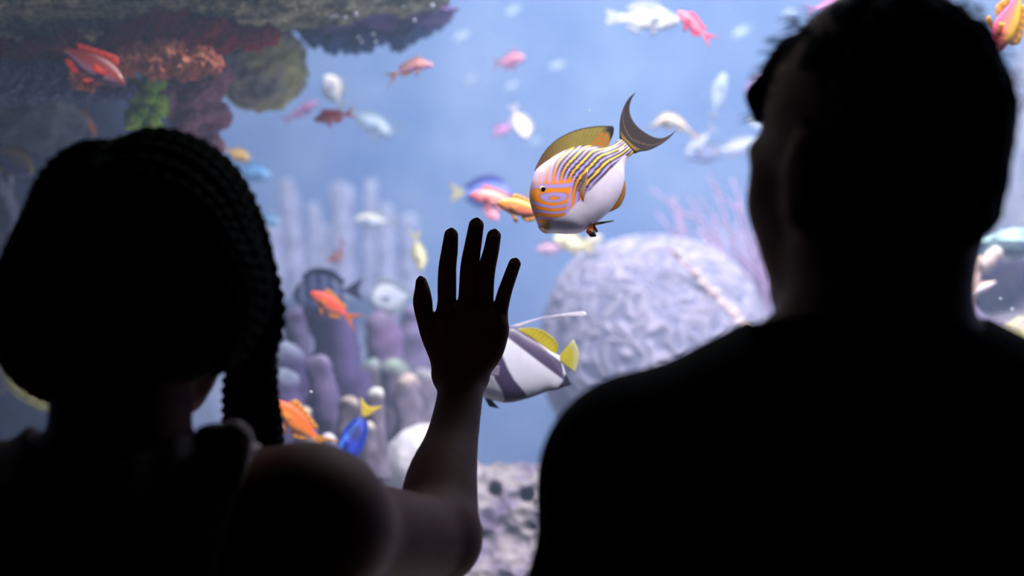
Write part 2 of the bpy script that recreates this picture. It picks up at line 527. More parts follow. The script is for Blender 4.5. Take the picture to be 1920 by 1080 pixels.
# overhanging ledge, top left
sdf_rock('reef_ledge', 'olive grey pitted rock ledge overhanging the top left of the tank',
         [E(60, -90, 430, 165, 2.25, 0.30), E(470, -52, 230, 100, 2.25, 0.24), E(690, -42, 190, 55, 2.3, 0.2), E(100, -420, 620, 330, 2.6, 0.6)],
         M_ROCK_OLIVE, 0.013, (0.016, 16.0), seed=4, ridged=0.6)
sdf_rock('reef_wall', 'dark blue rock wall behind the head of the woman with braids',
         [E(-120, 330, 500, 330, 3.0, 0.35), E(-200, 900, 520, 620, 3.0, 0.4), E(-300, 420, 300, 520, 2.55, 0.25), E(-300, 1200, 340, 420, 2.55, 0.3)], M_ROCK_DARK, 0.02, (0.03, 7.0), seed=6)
o = blob('grey_boulder', P(30, 225, 2.45), (pxr(120, 2.45), 0.12, pxr(62, 2.45)), M_ROCK_GREY, 5, 0.16, 2.2, 8)
tag(o, 'smooth grey boulder under the blue grey lumps at the far left', 'rock')
o = blob('lilac_rock_pillar', P(-22, 520, 2.4), (pxr(62, 2.4), 0.07, pxr(250, 2.4)), M_ROCK_LILAC, 5, 0.2, 2.5, 12)
tag(o, 'upright mauve grey rock at the left edge beside the braids', 'rock')
v, f = tube(crom([P(-30, 640, 2.3), P(20, 700, 2.3), P(60, 738, 2.3), P(120, 762, 2.32), P(180, 800, 2.34)], 40), np.linspace(0.022, 0.016, 40), 12)
v = v * (1 + 0 * v) + 0.004 * np.stack([vnoise(v * 60, s) for s in (1, 2, 3)], 1)
c0 = v.mean(0)
tag(link('coral_branch', mesh_from('coral_branch', v - c0, f), M_KNOB), 'curved olive coral branch below the left side braids', 'coral').location = tuple(c0)

rng = random.Random(5)
cluster('red_sponge', 'dark red encrusting sponge spread under the rock ledge', 'sponge', P(250, 80, 2.15),
        [(15, 118, 46), (70, 108, 40), (130, 100, 40), (215, 96, 34), (250, 72, 48), (305, 58, 50), (350, 84, 46), (330, 30, 36), (278, 48, 34), (395, 66, 42), (432, 64, 26), (470, 72, 24), (505, 66, 20)],
        lambda i: M_SPONGE_RED, 2.2, 4, 0.3, 3.2, 'lobe', 31)
cluster('salmon_coral', 'salmon orange coral crust below the red sponge', 'coral', P(300, 120, 2.12),
        [(158, 142, 27), (186, 130, 28), (236, 116, 24), (262, 108, 26), (292, 122, 28), (322, 106, 28), (352, 122, 28), (380, 112, 27), (400, 122, 18), (300, 100, 22)],
        lambda i: M_CORAL_ORANGE, 2.12, 4, 0.32, 3.4, 'lobe', 51)
cluster('blue_grey_coral', 'blue grey lumpy coral crust left of the salmon coral', 'coral', P(100, 150, 2.15),
        [(8, 146, 32), (44, 150, 30), (78, 140, 28), (108, 146, 30), (140, 158, 24), (176, 170, 20), (206, 172, 18), (238, 172, 16), (70, 172, 24), (20, 172, 26)],
        lambda i: M_ROCK_BLUEGREY, 2.16, 4, 0.3, 4.0, 'lobe', 71)
balls = []
for i in range(22):
    balls.append((rng.uniform(248, 300), 150 + i * 4.2, rng.uniform(11, 18), rng.uniform(-0.03, 0.03)))
cluster('green_bubble_coral', 'bright green bubble coral between salmon and mauve corals', 'coral', P(272, 195, 2.2), balls, lambda i: M_CORAL_GREEN, 2.22, 3, 0.12, 2, 'bubble', 91)
balls = []
for i in range(40):
    t = i / 39; py = 132 + t * 150
    balls.append((rng.uniform(296 + 20 * t, 424 - 18 * t), py, rng.uniform(15, 24), rng.uniform(-0.05, 0.04)))
cluster('mauve_bubble_coral', 'mauve bubble coral hanging beside the olive knob coral', 'coral', P(355, 200, 2.3), balls, lambda i: M_CORAL_MAUVE, 2.32, 3, 0.12, 2, 'bubble', 131)
o = blob('knob_coral', P(478, 118, 2.42), (pxr(98, 2.42), 0.10, pxr(84, 2.42)), M_KNOB, 6, 0.14, 3.0, 21, ridged=0.3)
o.rotation_euler = (0, math.radians(28), 0)
tag(o, 'rounded olive grey coral knob hanging below the ledge tip', 'coral')
root = empty('plate_coral', P(690, 40, 2.45)); tag(root, 'purple plate coral with teal frilled underside jutting from the ledge', 'coral')
pc = P(690, 40, 2.45)
pl = blob('plate', P(690, 36, 2.45) - pc, (pxr(150, 2.45), 0.11, pxr(24, 2.45)), M_PLATE, 5, 0.22, 2.6, 33, root)
pl.rotation_euler = (0, math.radians(-4), 0)
for i, (px, py, r) in enumerate([(588, 62, 24), (622, 72, 24), (655, 80, 20), (684, 70, 23), (712, 58, 24), (746, 74, 22), (768, 58, 22), (792, 46, 22), (814, 38, 18), (640, 56, 26), (700, 50, 26)]):
    blob('frill', P(px, py, 2.45 + 0.02 * (i % 3)) - pc, (pxr(r, 2.45), 0.05, pxr(r, 2.45)), M_TEAL, 4, 0.3, 3, 40 + i, root)

# ---- pillar corals
def pillar(root, c0, base, tip, r0, r1, d, cb, ct, seed, d1=None, name='column'):
    d1 = d if d1 is None else d1
    a, b2 = P(*base, d), P(*tip, d1)
    n = 34
    t = np.linspace(0, 1, n)
    R0, R1 = pxr(r0, d), pxr(r1, d)
    L = np.linalg.norm(b2 - a)
    cap = R1 / L
    rad = (R0 + (R1 - R0) * t) * np.sqrt(np.clip(1 - np.clip((t - (1 - cap)) / cap, 0, 1) ** 2, 0.0004, 1))
    t2 = np.r_[np.linspace(0, 1 - cap, 18), 1 - cap * (1 - np.sin(np.linspace(0.1, math.pi / 2, 16)))]
    rad = (R0 + (R1 - R0) * t2) * np.where(t2 > 1 - cap, np.sqrt(np.clip(1 - ((t2 - 1 + cap) / cap) ** 2, 0.0004, 1)), 1)
    pts = a + (b2 - a) * t2[:, None]
    v, f = tube(pts, rad, 20)
    ring = np.repeat(t2, 20); ring = np.r_[ring, 0, 1]
    nz = fbm(v * 28, 3, seed)
    ax = a + (b2 - a) * ring[:, None]
    v = ax + (v - ax) * (1 + 0.34 * nz)[:, None]
    w = smoothstep(1 - cap * 1.3, 1 - cap * 0.25, ring + 0.05 * nz)[:, None]
    cols = lina(cb) * (1 - w) + lina(ct) * w
    cols = cols * (1 + 0.25 * fbm(v * 60, 2, seed + 3))[:, None]
    return obj(name, v - c0, f, M_CORAL, root, True, np.clip(cols, 0.003, 1))

DP = (92, 78, 124); DP2 = (112, 98, 138); PT = (170, 180, 206)
c0 = P(610, 830, 2.5)
root = empty('pillar_coral', c0); tag(root, 'tall dark purple pillar corals between the braids and raised hand', 'coral')
for s, (ba, ti, r0, r1, d, cb, ct) in enumerate([
        ((668, 860), (606, 545), 56, 36, 2.55, DP, DP), ((560, 860), (528, 640), 44, 34, 2.45, DP, PT), ((540, 900), (527, 690), 46, 36, 2.38, DP, (160, 170, 196)),
        ((566, 800), (552, 575), 30, 24, 2.7, DP2, DP2), ((622, 860), (596, 665), 34, 24, 2.4, DP2, (150, 140, 176)),
        ((722, 780), (716, 580), 36, 30, 2.75, (124, 100, 142), (150, 130, 168)), ((778, 760), (776, 570), 30, 26, 2.85, (126, 112, 152), (140, 126, 166)),
        ((690, 860), (655, 700), 36, 26, 2.6, DP, DP2), ((520, 860), (512, 620), 34, 26, 2.6, DP, (150, 158, 190))]):
    pillar(root, c0, ba, ti, r0, r1, d, cb, ct, 200 + s)
c0 = P(690, 850, 2.35)
root = empty('finger_coral', c0); tag(root, 'grey finger corals with pale rounded tips around the vertical blue tang', 'coral')
for s, (ba, ti, r0, r1, d, ct) in enumerate([
        ((664, 900), (654, 742), 30, 20, 2.36, (196, 180, 172)), ((708, 900), (706, 726), 22, 16, 2.34, (210, 212, 206)), ((586, 900), (568, 762), 26, 17, 2.3, (214, 206, 176)),
        ((616, 900), (614, 812), 22, 18, 2.28, (206, 200, 214)), ((766, 840), (764, 700), 32, 25, 2.5, (208, 188, 180)), ((744, 840), (738, 672), 34, 28, 2.62, (150, 170, 158)),
        ((700, 820), (700, 672), 28, 24, 2.62, (146, 160, 160)), ((690, 900), (692, 790), 20, 14, 2.3, (196, 190, 170)), ((640, 920), (636, 770), 24, 18, 2.5, (150, 140, 170)),
        ((800, 860), (792, 690), 30, 22, 2.7, (160, 160, 170))]):
    pillar(root, c0, ba, ti, r0, r1, d, (122, 112, 130), ct, 230 + s, name='finger')
sdf_rock('reef_mound', 'mottled grey lilac reef mound behind the raised forearm',
         [E(690, 960, 190, 180, 2.75, 0.2), E(560, 930, 180, 140, 2.7, 0.2), E(800, 1010, 140, 120, 2.7, 0.18), E(790, 820, 70, 90, 2.9, 0.1), E(640, 1330, 420, 340, 2.75, 0.35)], M_ROCK_LILAC, 0.013, (0.02, 13), seed=15, ridged=0.4)
o = blob('dome_coral', P(806, 882, 2.42), (pxr(88, 2.42), 0.08, pxr(86, 2.42)), plain('coral_white_lilac', (236, 236, 246), 0.8, 0.06, 18, 0.2), 5, 0.04, 2, 3)
tag(o, 'smooth white rounded coral dome peeking out left of the forearm', 'coral')

sdf_rock('crater_rock', 'lilac grey rock with two dark round holes beside the elbow',
         [E(905, 985, 120, 118, 2.42, 0.13), E(1015, 985, 110, 112, 2.42, 0.13), E(950, 1130, 260, 150, 2.4, 0.2), E(960, 1450, 330, 330, 2.4, 0.26)], M_ROCK_LILAC, 0.008, (0.011, 22),
         cuts=[(P(929, 921, 2.36), (.0125, .05, .0125)), (P(988, 928, 2.36), (.0145, .05, .0135)), (P(1000, 985, 2.35), (.012, .03, .008)), (P(905, 1000, 2.35), (.009, .03, .009))], k=0.03, seed=23, ridged=0.6)

# ---- brain coral with real meandering ridges
v, f = ico(6)
n1 = v + 0.16 * np.stack([fbm(v * 4.0, 2, s) for s in (61, 62, 63)], 1)
g = fbm(n1 * 3.4, 2, 64)
ridge = np.cos(2 * np.pi * g * 2.6)
rr = pxr(212, 2.85)
w = v * np.array([rr, rr * 0.8, rr * 1.02]) * (1 + 0.05 * fbm(v * 1.5, 2, 65))[:, None] + v * (0.0075 * smoothstep(-0.8, 0.9, ridge))[:, None]
k = smoothstep(-0.6, 0.6, ridge)[:, None]
mott = np.clip(0.5 + 0.5 * fbm(v * 5, 3, 66), 0, 1)[:, None]
cols = (lina((128, 130, 162)) * (1 - k) + lina((164, 160, 184)) * k) * (0.82 + 0.3 * mott)
o = obj('brain_coral', w, f, M_CORAL, None, True, np.clip(cols, 0, 1)); o.location = tuple(P(1225, 662, 2.85))
tag(o, 'large pale lavender brain coral dome with winding ridges', 'coral')
sdf_rock('pale_rubble_rock', 'pale lilac rubble rock under the brain coral',
         [E(1195, 880, 150, 110, 2.75, 0.16), E(1270, 1220, 360, 400, 2.85, 0.36), E(1450, 880, 170, 250, 2.95, 0.2)], M_ROCK_PALE, 0.013, (0.02, 12), seed=41, ridged=0.4)

# ---- gorgonian sea fan
def sea_fan(label, base, d, tips, col, r, seed, name='sea_fan', twigs=5):
    rg = random.Random(seed); c0 = P(*base, d)
    root = empty(name, c0); tag(root, label, 'coral')
    for (tx, ty, dd) in tips:
        a = np.array(base, float); b2 = np.array((tx, ty), float); mid = (a + b2) / 2 + np.array([rg.uniform(-14, 14), rg.uniform(-8, 8)])
        path = crom([P(*a, d), P(*mid, d + dd * .5), P(*b2, d + dd)], 26)
        parts = [tube(path + 0.0, np.linspace(r, r * 0.42, 26), 7)]
        for _ in range(twigs):
            i = rg.randrange(7, 22); side = rg.choice((-1, 1)); dirv = path[min(i + 3, 25)] - path[i]
            L = np.linalg.norm(path[-1] - path[0]) * rg.uniform(0.18, 0.34)
            dirv = dirv / np.linalg.norm(dirv); perp = np.array([dirv[2], rg.uniform(-.3, .3), -dirv[0]]) * side
            e1 = path[i] + (dirv * 0.6 + perp * 0.5) * L * 0.5; e2 = path[i] + (dirv * 1.1 + perp * 0.55) * L
            parts.append(tube(crom([path[i], e1, e2], 12), np.linspace(r * 0.6, r * 0.3, 12), 6))
        v, f = merge(parts)
        cc = lina(col) * (1 + 0.3 * fbm(v * 45, 2, seed))[:, None]
        obj('branch', v - c0, f, M_CORAL, root, True, np.clip(cc, 0, 1))
    return root
sea_fan('pinkish lavender sea fan fanning out left of the man', (1450, 650), 2.95,
        [(1330, 325, .1), (1372, 335, .0), (1408, 350, -.05), (1232, 400, .15), (1292, 372, .1), (1440, 360, .05), (1345, 470, -.1), (1420, 430, .1), (1262, 430, .12), (1385, 395, -.1), (1310, 430, .0), (1470, 400, 0)],
        (176, 148, 184), 0.0068, 7)
c0 = P(1420, 640, 2.75)
root = empty('whip_coral', c0); tag(root, 'single cream whip coral slanting across the sea fan', 'coral')
pth = crom([P(1425, 650, 2.75), P(1372, 588, 2.75), P(1318, 532, 2.74), P(1254, 464, 2.72)], 40)
v, f = tube(pth, np.linspace(0.0115, 0.0035, 40), 10); t = np.r_[np.repeat(np.linspace(0, 1, 40), 10), 0, 1][:, None]
v = v + 0.0012 * np.stack([vnoise(v * 160, s) for s in (1, 2, 3)], 1)
obj('stem', v - c0, f, M_CORAL, root, True, np.clip(lina((222, 202, 192)) * (1 - t) + lina((206, 164, 180)) * t, 0, 1))
for i in range(9):
    q = pth[4 + i * 4]; bl = blob('polyp', q - c0 + np.array([0.006 * (-1) ** i, -0.006, 0.004]), (0.007, 0.006, 0.007), plain('polyp_cream', (226, 214, 196), 0.8) if i == 0 else bpy.data.materials['polyp_cream'], 2, 0.1, 2, i, root)

# ---- rock arch on the right
sdf_rock('arch_rock', 'pale lilac rock arch with a dark hollow at the right edge',
         [E(1960, 580, 190, 132, 2.62, 0.16), E(1990, 740, 260, 110, 2.5, 0.2), E(1810, 660, 60, 60, 2.55, 0.1), E(2050, 1150, 330, 480, 2.5, 0.3)], M_ROCK_PALE, 0.010, (0.012, 18),
         cuts=[(P(1925, 552, 2.5), (pxr(76, 2.5), .22, pxr(72, 2.5)))], k=0.03, seed=29, ridged=0.5)
c0 = P(1812, 560, 2.42)
root = empty('fan_worm_coral', c0); tag(root, 'beige and pink coral fingers on the arch beside the nape of the man', 'coral')
for s, (ba, ti, r0, r1, cb, ct) in enumerate([((1800, 590), (1836, 478), 20, 13, (196, 168, 160), (206, 190, 170)), ((1790, 600), (1808, 500), 16, 11, (190, 150, 150), (200, 170, 160)), ((1840, 500), (1878, 468), 14, 10, (200, 180, 180), (214, 204, 200)), ((1786, 620), (1792, 540), 13, 8, (186, 130, 120), (196, 150, 130))]):
    pillar(root, c0, ba, ti, r0, r1, 2.42, cb, ct, 300 + s, name='finger')
o = blob('olive_boulder', P(1925, 660, 2.35), (pxr(55, 2.35), .07, pxr(62, 2.35)), M_KNOB, 4, .2, 2.5, 88)
tag(o, 'small olive grey boulder at the right edge below the hollow', 'rock')
o = blob('pale_teal_slab', P(1912, 452, 2.6), (pxr(80, 2.6), .09, pxr(20, 2.6)), reef('rock_pale_teal', [(150, 170, 200), (170, 210, 200), (210, 220, 220)], 14, 4, .4), 4, .2, 2.5, 89)
tag(o, 'pale teal slab capping the rock arch', 'rock')  # flat slab in pale teal along the arch top
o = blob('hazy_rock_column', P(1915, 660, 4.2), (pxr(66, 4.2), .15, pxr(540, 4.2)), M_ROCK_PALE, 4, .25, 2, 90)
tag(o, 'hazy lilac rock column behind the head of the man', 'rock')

# ---- far corals and reef bank, water haze put into their pale blue colours
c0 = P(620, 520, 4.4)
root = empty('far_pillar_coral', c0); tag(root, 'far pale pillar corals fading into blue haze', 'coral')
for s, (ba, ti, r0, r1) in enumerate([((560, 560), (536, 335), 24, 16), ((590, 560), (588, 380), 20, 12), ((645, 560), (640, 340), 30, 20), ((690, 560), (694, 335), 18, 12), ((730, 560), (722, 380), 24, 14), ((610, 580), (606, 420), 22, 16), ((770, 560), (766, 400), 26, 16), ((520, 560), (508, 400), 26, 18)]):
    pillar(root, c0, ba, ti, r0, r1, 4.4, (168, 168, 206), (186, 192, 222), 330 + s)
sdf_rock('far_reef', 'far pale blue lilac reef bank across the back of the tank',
         [E(600, 860, 300, 330, 4.6, .2), E(1370, 800, 260, 380, 4.6, .2)], reef('rock_haze_blue', [(140, 152, 206), (166, 174, 216), (186, 190, 222)], 6, 4, 0.3), 0.035, (0.04, 5), seed=37)
# ================================================================ fish
def loft_body(top, bot, W, n=28, m=9, colf=None, power=0.62):
    """solid body between an upper and a lower outline; W(t) = half thickness"""
    A, B = crom(top, n), crom(bot, n)
    t = np.linspace(0, 1, n)
    th = np.linspace(0, np.pi, m)
    v = (1 - np.cos(th)) / 2                           # 0 top .. 1 bottom
    prof = np.sin(th) ** power
    w = np.array([W(x) for x in t])
    rings = []
    for side in (1, -1):
        vv, pp = (v, prof) if side == 1 else (v[::-1][1:-1], prof[::-1][1:-1])
        C = A[:, None, :] * (1 - vv)[None, :, None] + B[:, None, :] * vv[None, :, None]
        Y = side * w[:, None] * pp[None, :]
        rings.append(np.stack([C[..., 0], Y, C[..., 1], np.broadcast_to(t[:, None], Y.shape), np.broadcast_to(vv[None, :], Y.shape)], -1))
    R = np.concatenate(rings, 1); k = R.shape[1]
    R = R.reshape(-1, 5)
    i = np.arange(n - 1)[:, None] * k; j = np.arange(k)[None, :]; j2 = (j + 1) % k
    F = np.stack([i + j, i + j2, i + k + j2, i + k + j], -1).reshape(-1, 4).tolist()
    F += [tuple(range(k - 1, -1, -1)), tuple((n - 1) * k + q for q in range(k))]
    V = R[:, :3]
    cols = colf(V[:, 0], V[:, 2], R[:, 3], R[:, 4]) if colf else None
    return V, F, cols

def loft_fin(base, edge, th=0.0016, n=16, m=7, colf=None, y0=0.0, splay=0.0, ribs=0.0):
    """thin solid membrane from a base line to a free edge"""
    A, B = crom(base, n), crom(edge, n)
    s = np.linspace(0, 1, m)
    C = A[:, None, :] * (1 - s)[None, :, None] + B[:, None, :] * s[None, :, None]
    T = np.broadcast_to(np.linspace(0, 1, n)[:, None], C.shape[:2]); S = np.broadcast_to(s[None, :], C.shape[:2])
    half = th * (1.0 - 0.75 * S) * (1 + ribs * np.sin(T * np.pi * n * 0.5))
    out = []
    for sd in (1, -1):
        out.append(np.stack([C[..., 0], y0 + splay * S + sd * half, C[..., 1]], -1).reshape(-1, 3))
    V = np.vstack(out); N = n * m; F = []
    for i in range(n - 1):
        for j in range(m - 1):
            a, b2, c, d = i * m + j, (i + 1) * m + j, (i + 1) * m + j + 1, i * m + j + 1
            F.append((a, b2, c, d)); F.append((N + d, N + c, N + b2, N + a))
    rim = [i * m for i in range(n)] + [(n - 1) * m + j for j in range(1, m)] + [i * m + m - 1 for i in range(n - 2, -1, -1)] + [j for j in range(m - 2, 0, -1)]
    for q in range(len(rim)):
        a, b2 = rim[q], rim[(q + 1) % len(rim)]
        F.append((b2, a, N + a, N + b2))
    tt, ss = np.r_[T.ravel(), T.ravel()], np.r_[S.ravel(), S.ravel()]
    cols = colf(V[:, 0], V[:, 2], tt, ss) if colf else None
    return V, F, cols

def orient(o, fwd, up, loc):
    x = Vector(fwd).normalized(); z = Vector(up); z = (z - x * z.dot(x)).normalized(); y = z.cross(x)
    R = Matrix((x, y, z)).transposed()
    o.matrix_world = Matrix.Translation(Vector(loc)) @ R.to_4x4()

KINDS = {
    # unit length nose 0 -> tail base 1 ; z up
    'anthias': dict(top=[(0, 0), (.05, .055), (.15, .12), (.3, .175), (.45, .185), (.62, .165), (.8, .105), (.93, .06), (1, .058)],
                    bot=[(0, 0), (.05, -.045), (.15, -.10), (.3, -.15), (.45, -.165), (.62, -.145), (.8, -.085), (.93, -.05), (1, -.05)], w=.085,
                    dorsal=([(.26, .16), (.45, .18), (.65, .15), (.86, .08)], [(.24, .2), (.33, .30), (.6, .25), (.93, .17)]),
                    anal=([(.58, -.15), (.7, -.12), (.84, -.07)], [(.6, -.2), (.74, -.24), (.92, -.14)]),
                    tail=([(.97, .055), (.97, 0), (.97, -.05)], [(1.36, .24), (1.14, 0), (1.36, -.23)]),
                    pelvic=([(.34, -.14), (.42, -.15)], [(.48, -.31), (.54, -.26)]), pect=(.3, -.03, .19), eye=(.12, .04, .027)),
    'tang': dict(top=[(0, -.04), (.04, .06), (.12, .17), (.27, .27), (.45, .30), (.65, .26), (.83, .13), (.94, .05), (1, .045)],
                 bot=[(0, -.04), (.04, -.09), (.12, -.17), (.27, -.24), (.45, -.26), (.65, -.22), (.83, -.11), (.94, -.045), (1, -.04)], w=.085,
                 dorsal=([(.2, .22), (.45, .29), (.7, .23), (.9, .08)], [(.18, .3), (.4, .41), (.72, .36), (.97, .16)]),
                 anal=([(.42, -.25), (.65, -.21), (.88, -.07)], [(.42, -.33), (.7, -.33), (.96, -.15)]),
                 tail=([(.97, .045), (.97, 0), (.97, -.04)], [(1.3, .23), (1.2, 0), (1.3, -.22)]),
                 pelvic=([(.32, -.23), (.38, -.24)], [(.42, -.34), (.47, -.31)]), pect=(.27, -.01, .2), eye=(.15, .1, .024)),
    'grouper': dict(top=[(0, -.01), (.06, .05), (.18, .11), (.32, .155), (.5, .16), (.7, .13), (.88, .075), (1, .065)],
                    bot=[(0, -.01), (.05, -.05), (.18, -.11), (.32, -.14), (.5, -.145), (.7, -.11), (.88, -.06), (1, -.055)], w=.09,
                    dorsal=([(.3, .145), (.5, .155), (.7, .12), (.85, .08)], [(.29, .19), (.45, .25), (.72, .24), (.9, .15)]),
                    anal=([(.62, -.12), (.72, -.1), (.83, -.07)], [(.64, -.18), (.76, -.2), (.9, -.12)]),
                    tail=([(.97, .065), (.97, 0), (.97, -.055)], [(1.22, .16), (1.2, 0), (1.22, -.15)]),
                    pelvic=([(.36, -.13), (.42, -.14)], [(.45, -.24), (.5, -.21)]), pect=(.32, -.03, .16), eye=(.15, .05, .022)),
}

def fish(name, label, kind, nose, tail, d, back, mid, belly, fin=None, tailc=None, yaw=0.0, flip=1, depth=1.0, bend=0.0, curl=0.0, bars=None, group=None, head=None, cat='fish', n=26, m=9, lean=.3):
    K = KINDS[kind]; fin = fin or mid; tailc = tailc or fin
    a, b2 = P(*tail, d), P(*nose, d)
    ax = b2 - a; L = np.linalg.norm(ax); ax /= L
    L = L / math.cos(math.radians(yaw))
    fwd = ax * math.cos(math.radians(yaw)) + np.array([0, -1.0, 0]) * math.sin(math.radians(yaw))
    up = np.array([-ax[2], 0, ax[0]]);
    if up[2] < 0: up = -up
    up = up * flip
    up = up + np.array([0, lean * (1 if up[2] > 0 else -1), 0])
    root = empty(name); orient(root, fwd, up, (a + b2) / 2); tag(root, label, cat, group)
    sc = np.array([1, depth])
    def warp(V):
        x = V[:, 0].copy()
        z = V[:, 2] + curl * ((x - .5) ** 2) * 2
        y = V[:, 1] + bend * (np.maximum(x - .35, 0) ** 2)
        return np.stack([(.5 - x) * L, y * L, z * L], 1)          # nose towards +X, centred
    far_dim = 0.62 if d > 2.55 else (0.8 if d > 2.4 else 1.0)                # light level put into colour: far fish darkened by distance against overexposure
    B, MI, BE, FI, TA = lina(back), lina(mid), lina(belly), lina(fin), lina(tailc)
    B, MI, BE, FI, TA = [q * far_dim for q in (B, MI, BE, FI, TA)]
    HD = lina(head) if head else None
    def bodycol(x, z, t, v):
        v = v[:, None]
        c = np.where(v < .5, B + (MI - B) * smoothstep(.1, .5, v), MI + (BE - MI) * smoothstep(.5, .85, v))
        if HD is not None:
            k = smoothstep(.34, .16, x)[:, None]; c = c * (1 - k) + HD * k
        if bars is not None:
            k = (smoothstep(.1, .7, np.cos(x * 2 * np.pi * bars[0] + 2 * z)) * bars[2])[:, None]; c = c * (1 - k) + lina(bars[1]) * k
        return c
    flat = lambda C: (lambda x, z, t, s: C[None, :] * (0.85 + 0.25 * np.cos(t * 40))[:, None])
    def part(nm, VFC, mat, par=root):
        V, F, c = VFC
        return obj(nm, warp(V), F, mat, par, True, np.clip(c, 0, 1))
    W = lambda t: K['w'] * (np.sin(np.pi * min(1, t ** .62)) ** .7 * (1 - .25 * t) + .012) if t < 1 else .012
    part('body', loft_body(np.array(K['top']) * sc, np.array(K['bot']) * sc, W, n, m, bodycol), M_FISH)
    part('dorsal_fin', loft_fin(np.array(K['dorsal'][0]) * sc, np.array(K['dorsal'][1]) * sc, .006, 14, 4, flat(FI)), M_FIN)
    part('anal_fin', loft_fin(np.array(K['anal'][0]) * sc, np.array(K['anal'][1]) * sc, .006, 10, 4, flat(FI)), M_FIN)
    part('tail_fin', loft_fin(np.array(K['tail'][0]) * sc, np.array(K['tail'][1]), .012, 14, 6, flat(TA)), M_FIN)
    for sd in (1, -1):
        part('pelvic_fin', loft_fin(np.array(K['pelvic'][0]) * sc, np.array(K['pelvic'][1]) * sc, .005, 5, 4, flat(FI), sd * .02, sd * .04), M_FIN)
        px, pz, pl = K['pect']
        part('pectoral_fin', loft_fin([(px, pz + .03), (px, pz - .03)], [(px + pl, pz + .03), (px + pl * .9, pz - .07)], .004, 6, 4, flat(FI), sd * K['w'] * .97, sd * .05), M_FIN)
        ex, ez, er = K['eye']
        v, f = ico(2)
        y = sd * W(ex) * .9
        e = obj('eye', warp(v * np.array([er, er * .5, er]) + np.array([ex, y, ez * depth])), f, M_FISH, root, True, np.tile(lina((220, 200, 150)), (len(v), 1)))
        obj('pupil', warp(v * np.array([er * .6, er * .3, er * .6]) + np.array([ex, y + sd * er * .32, ez * depth])), f, M_EYE_BLACK, e)
    return root

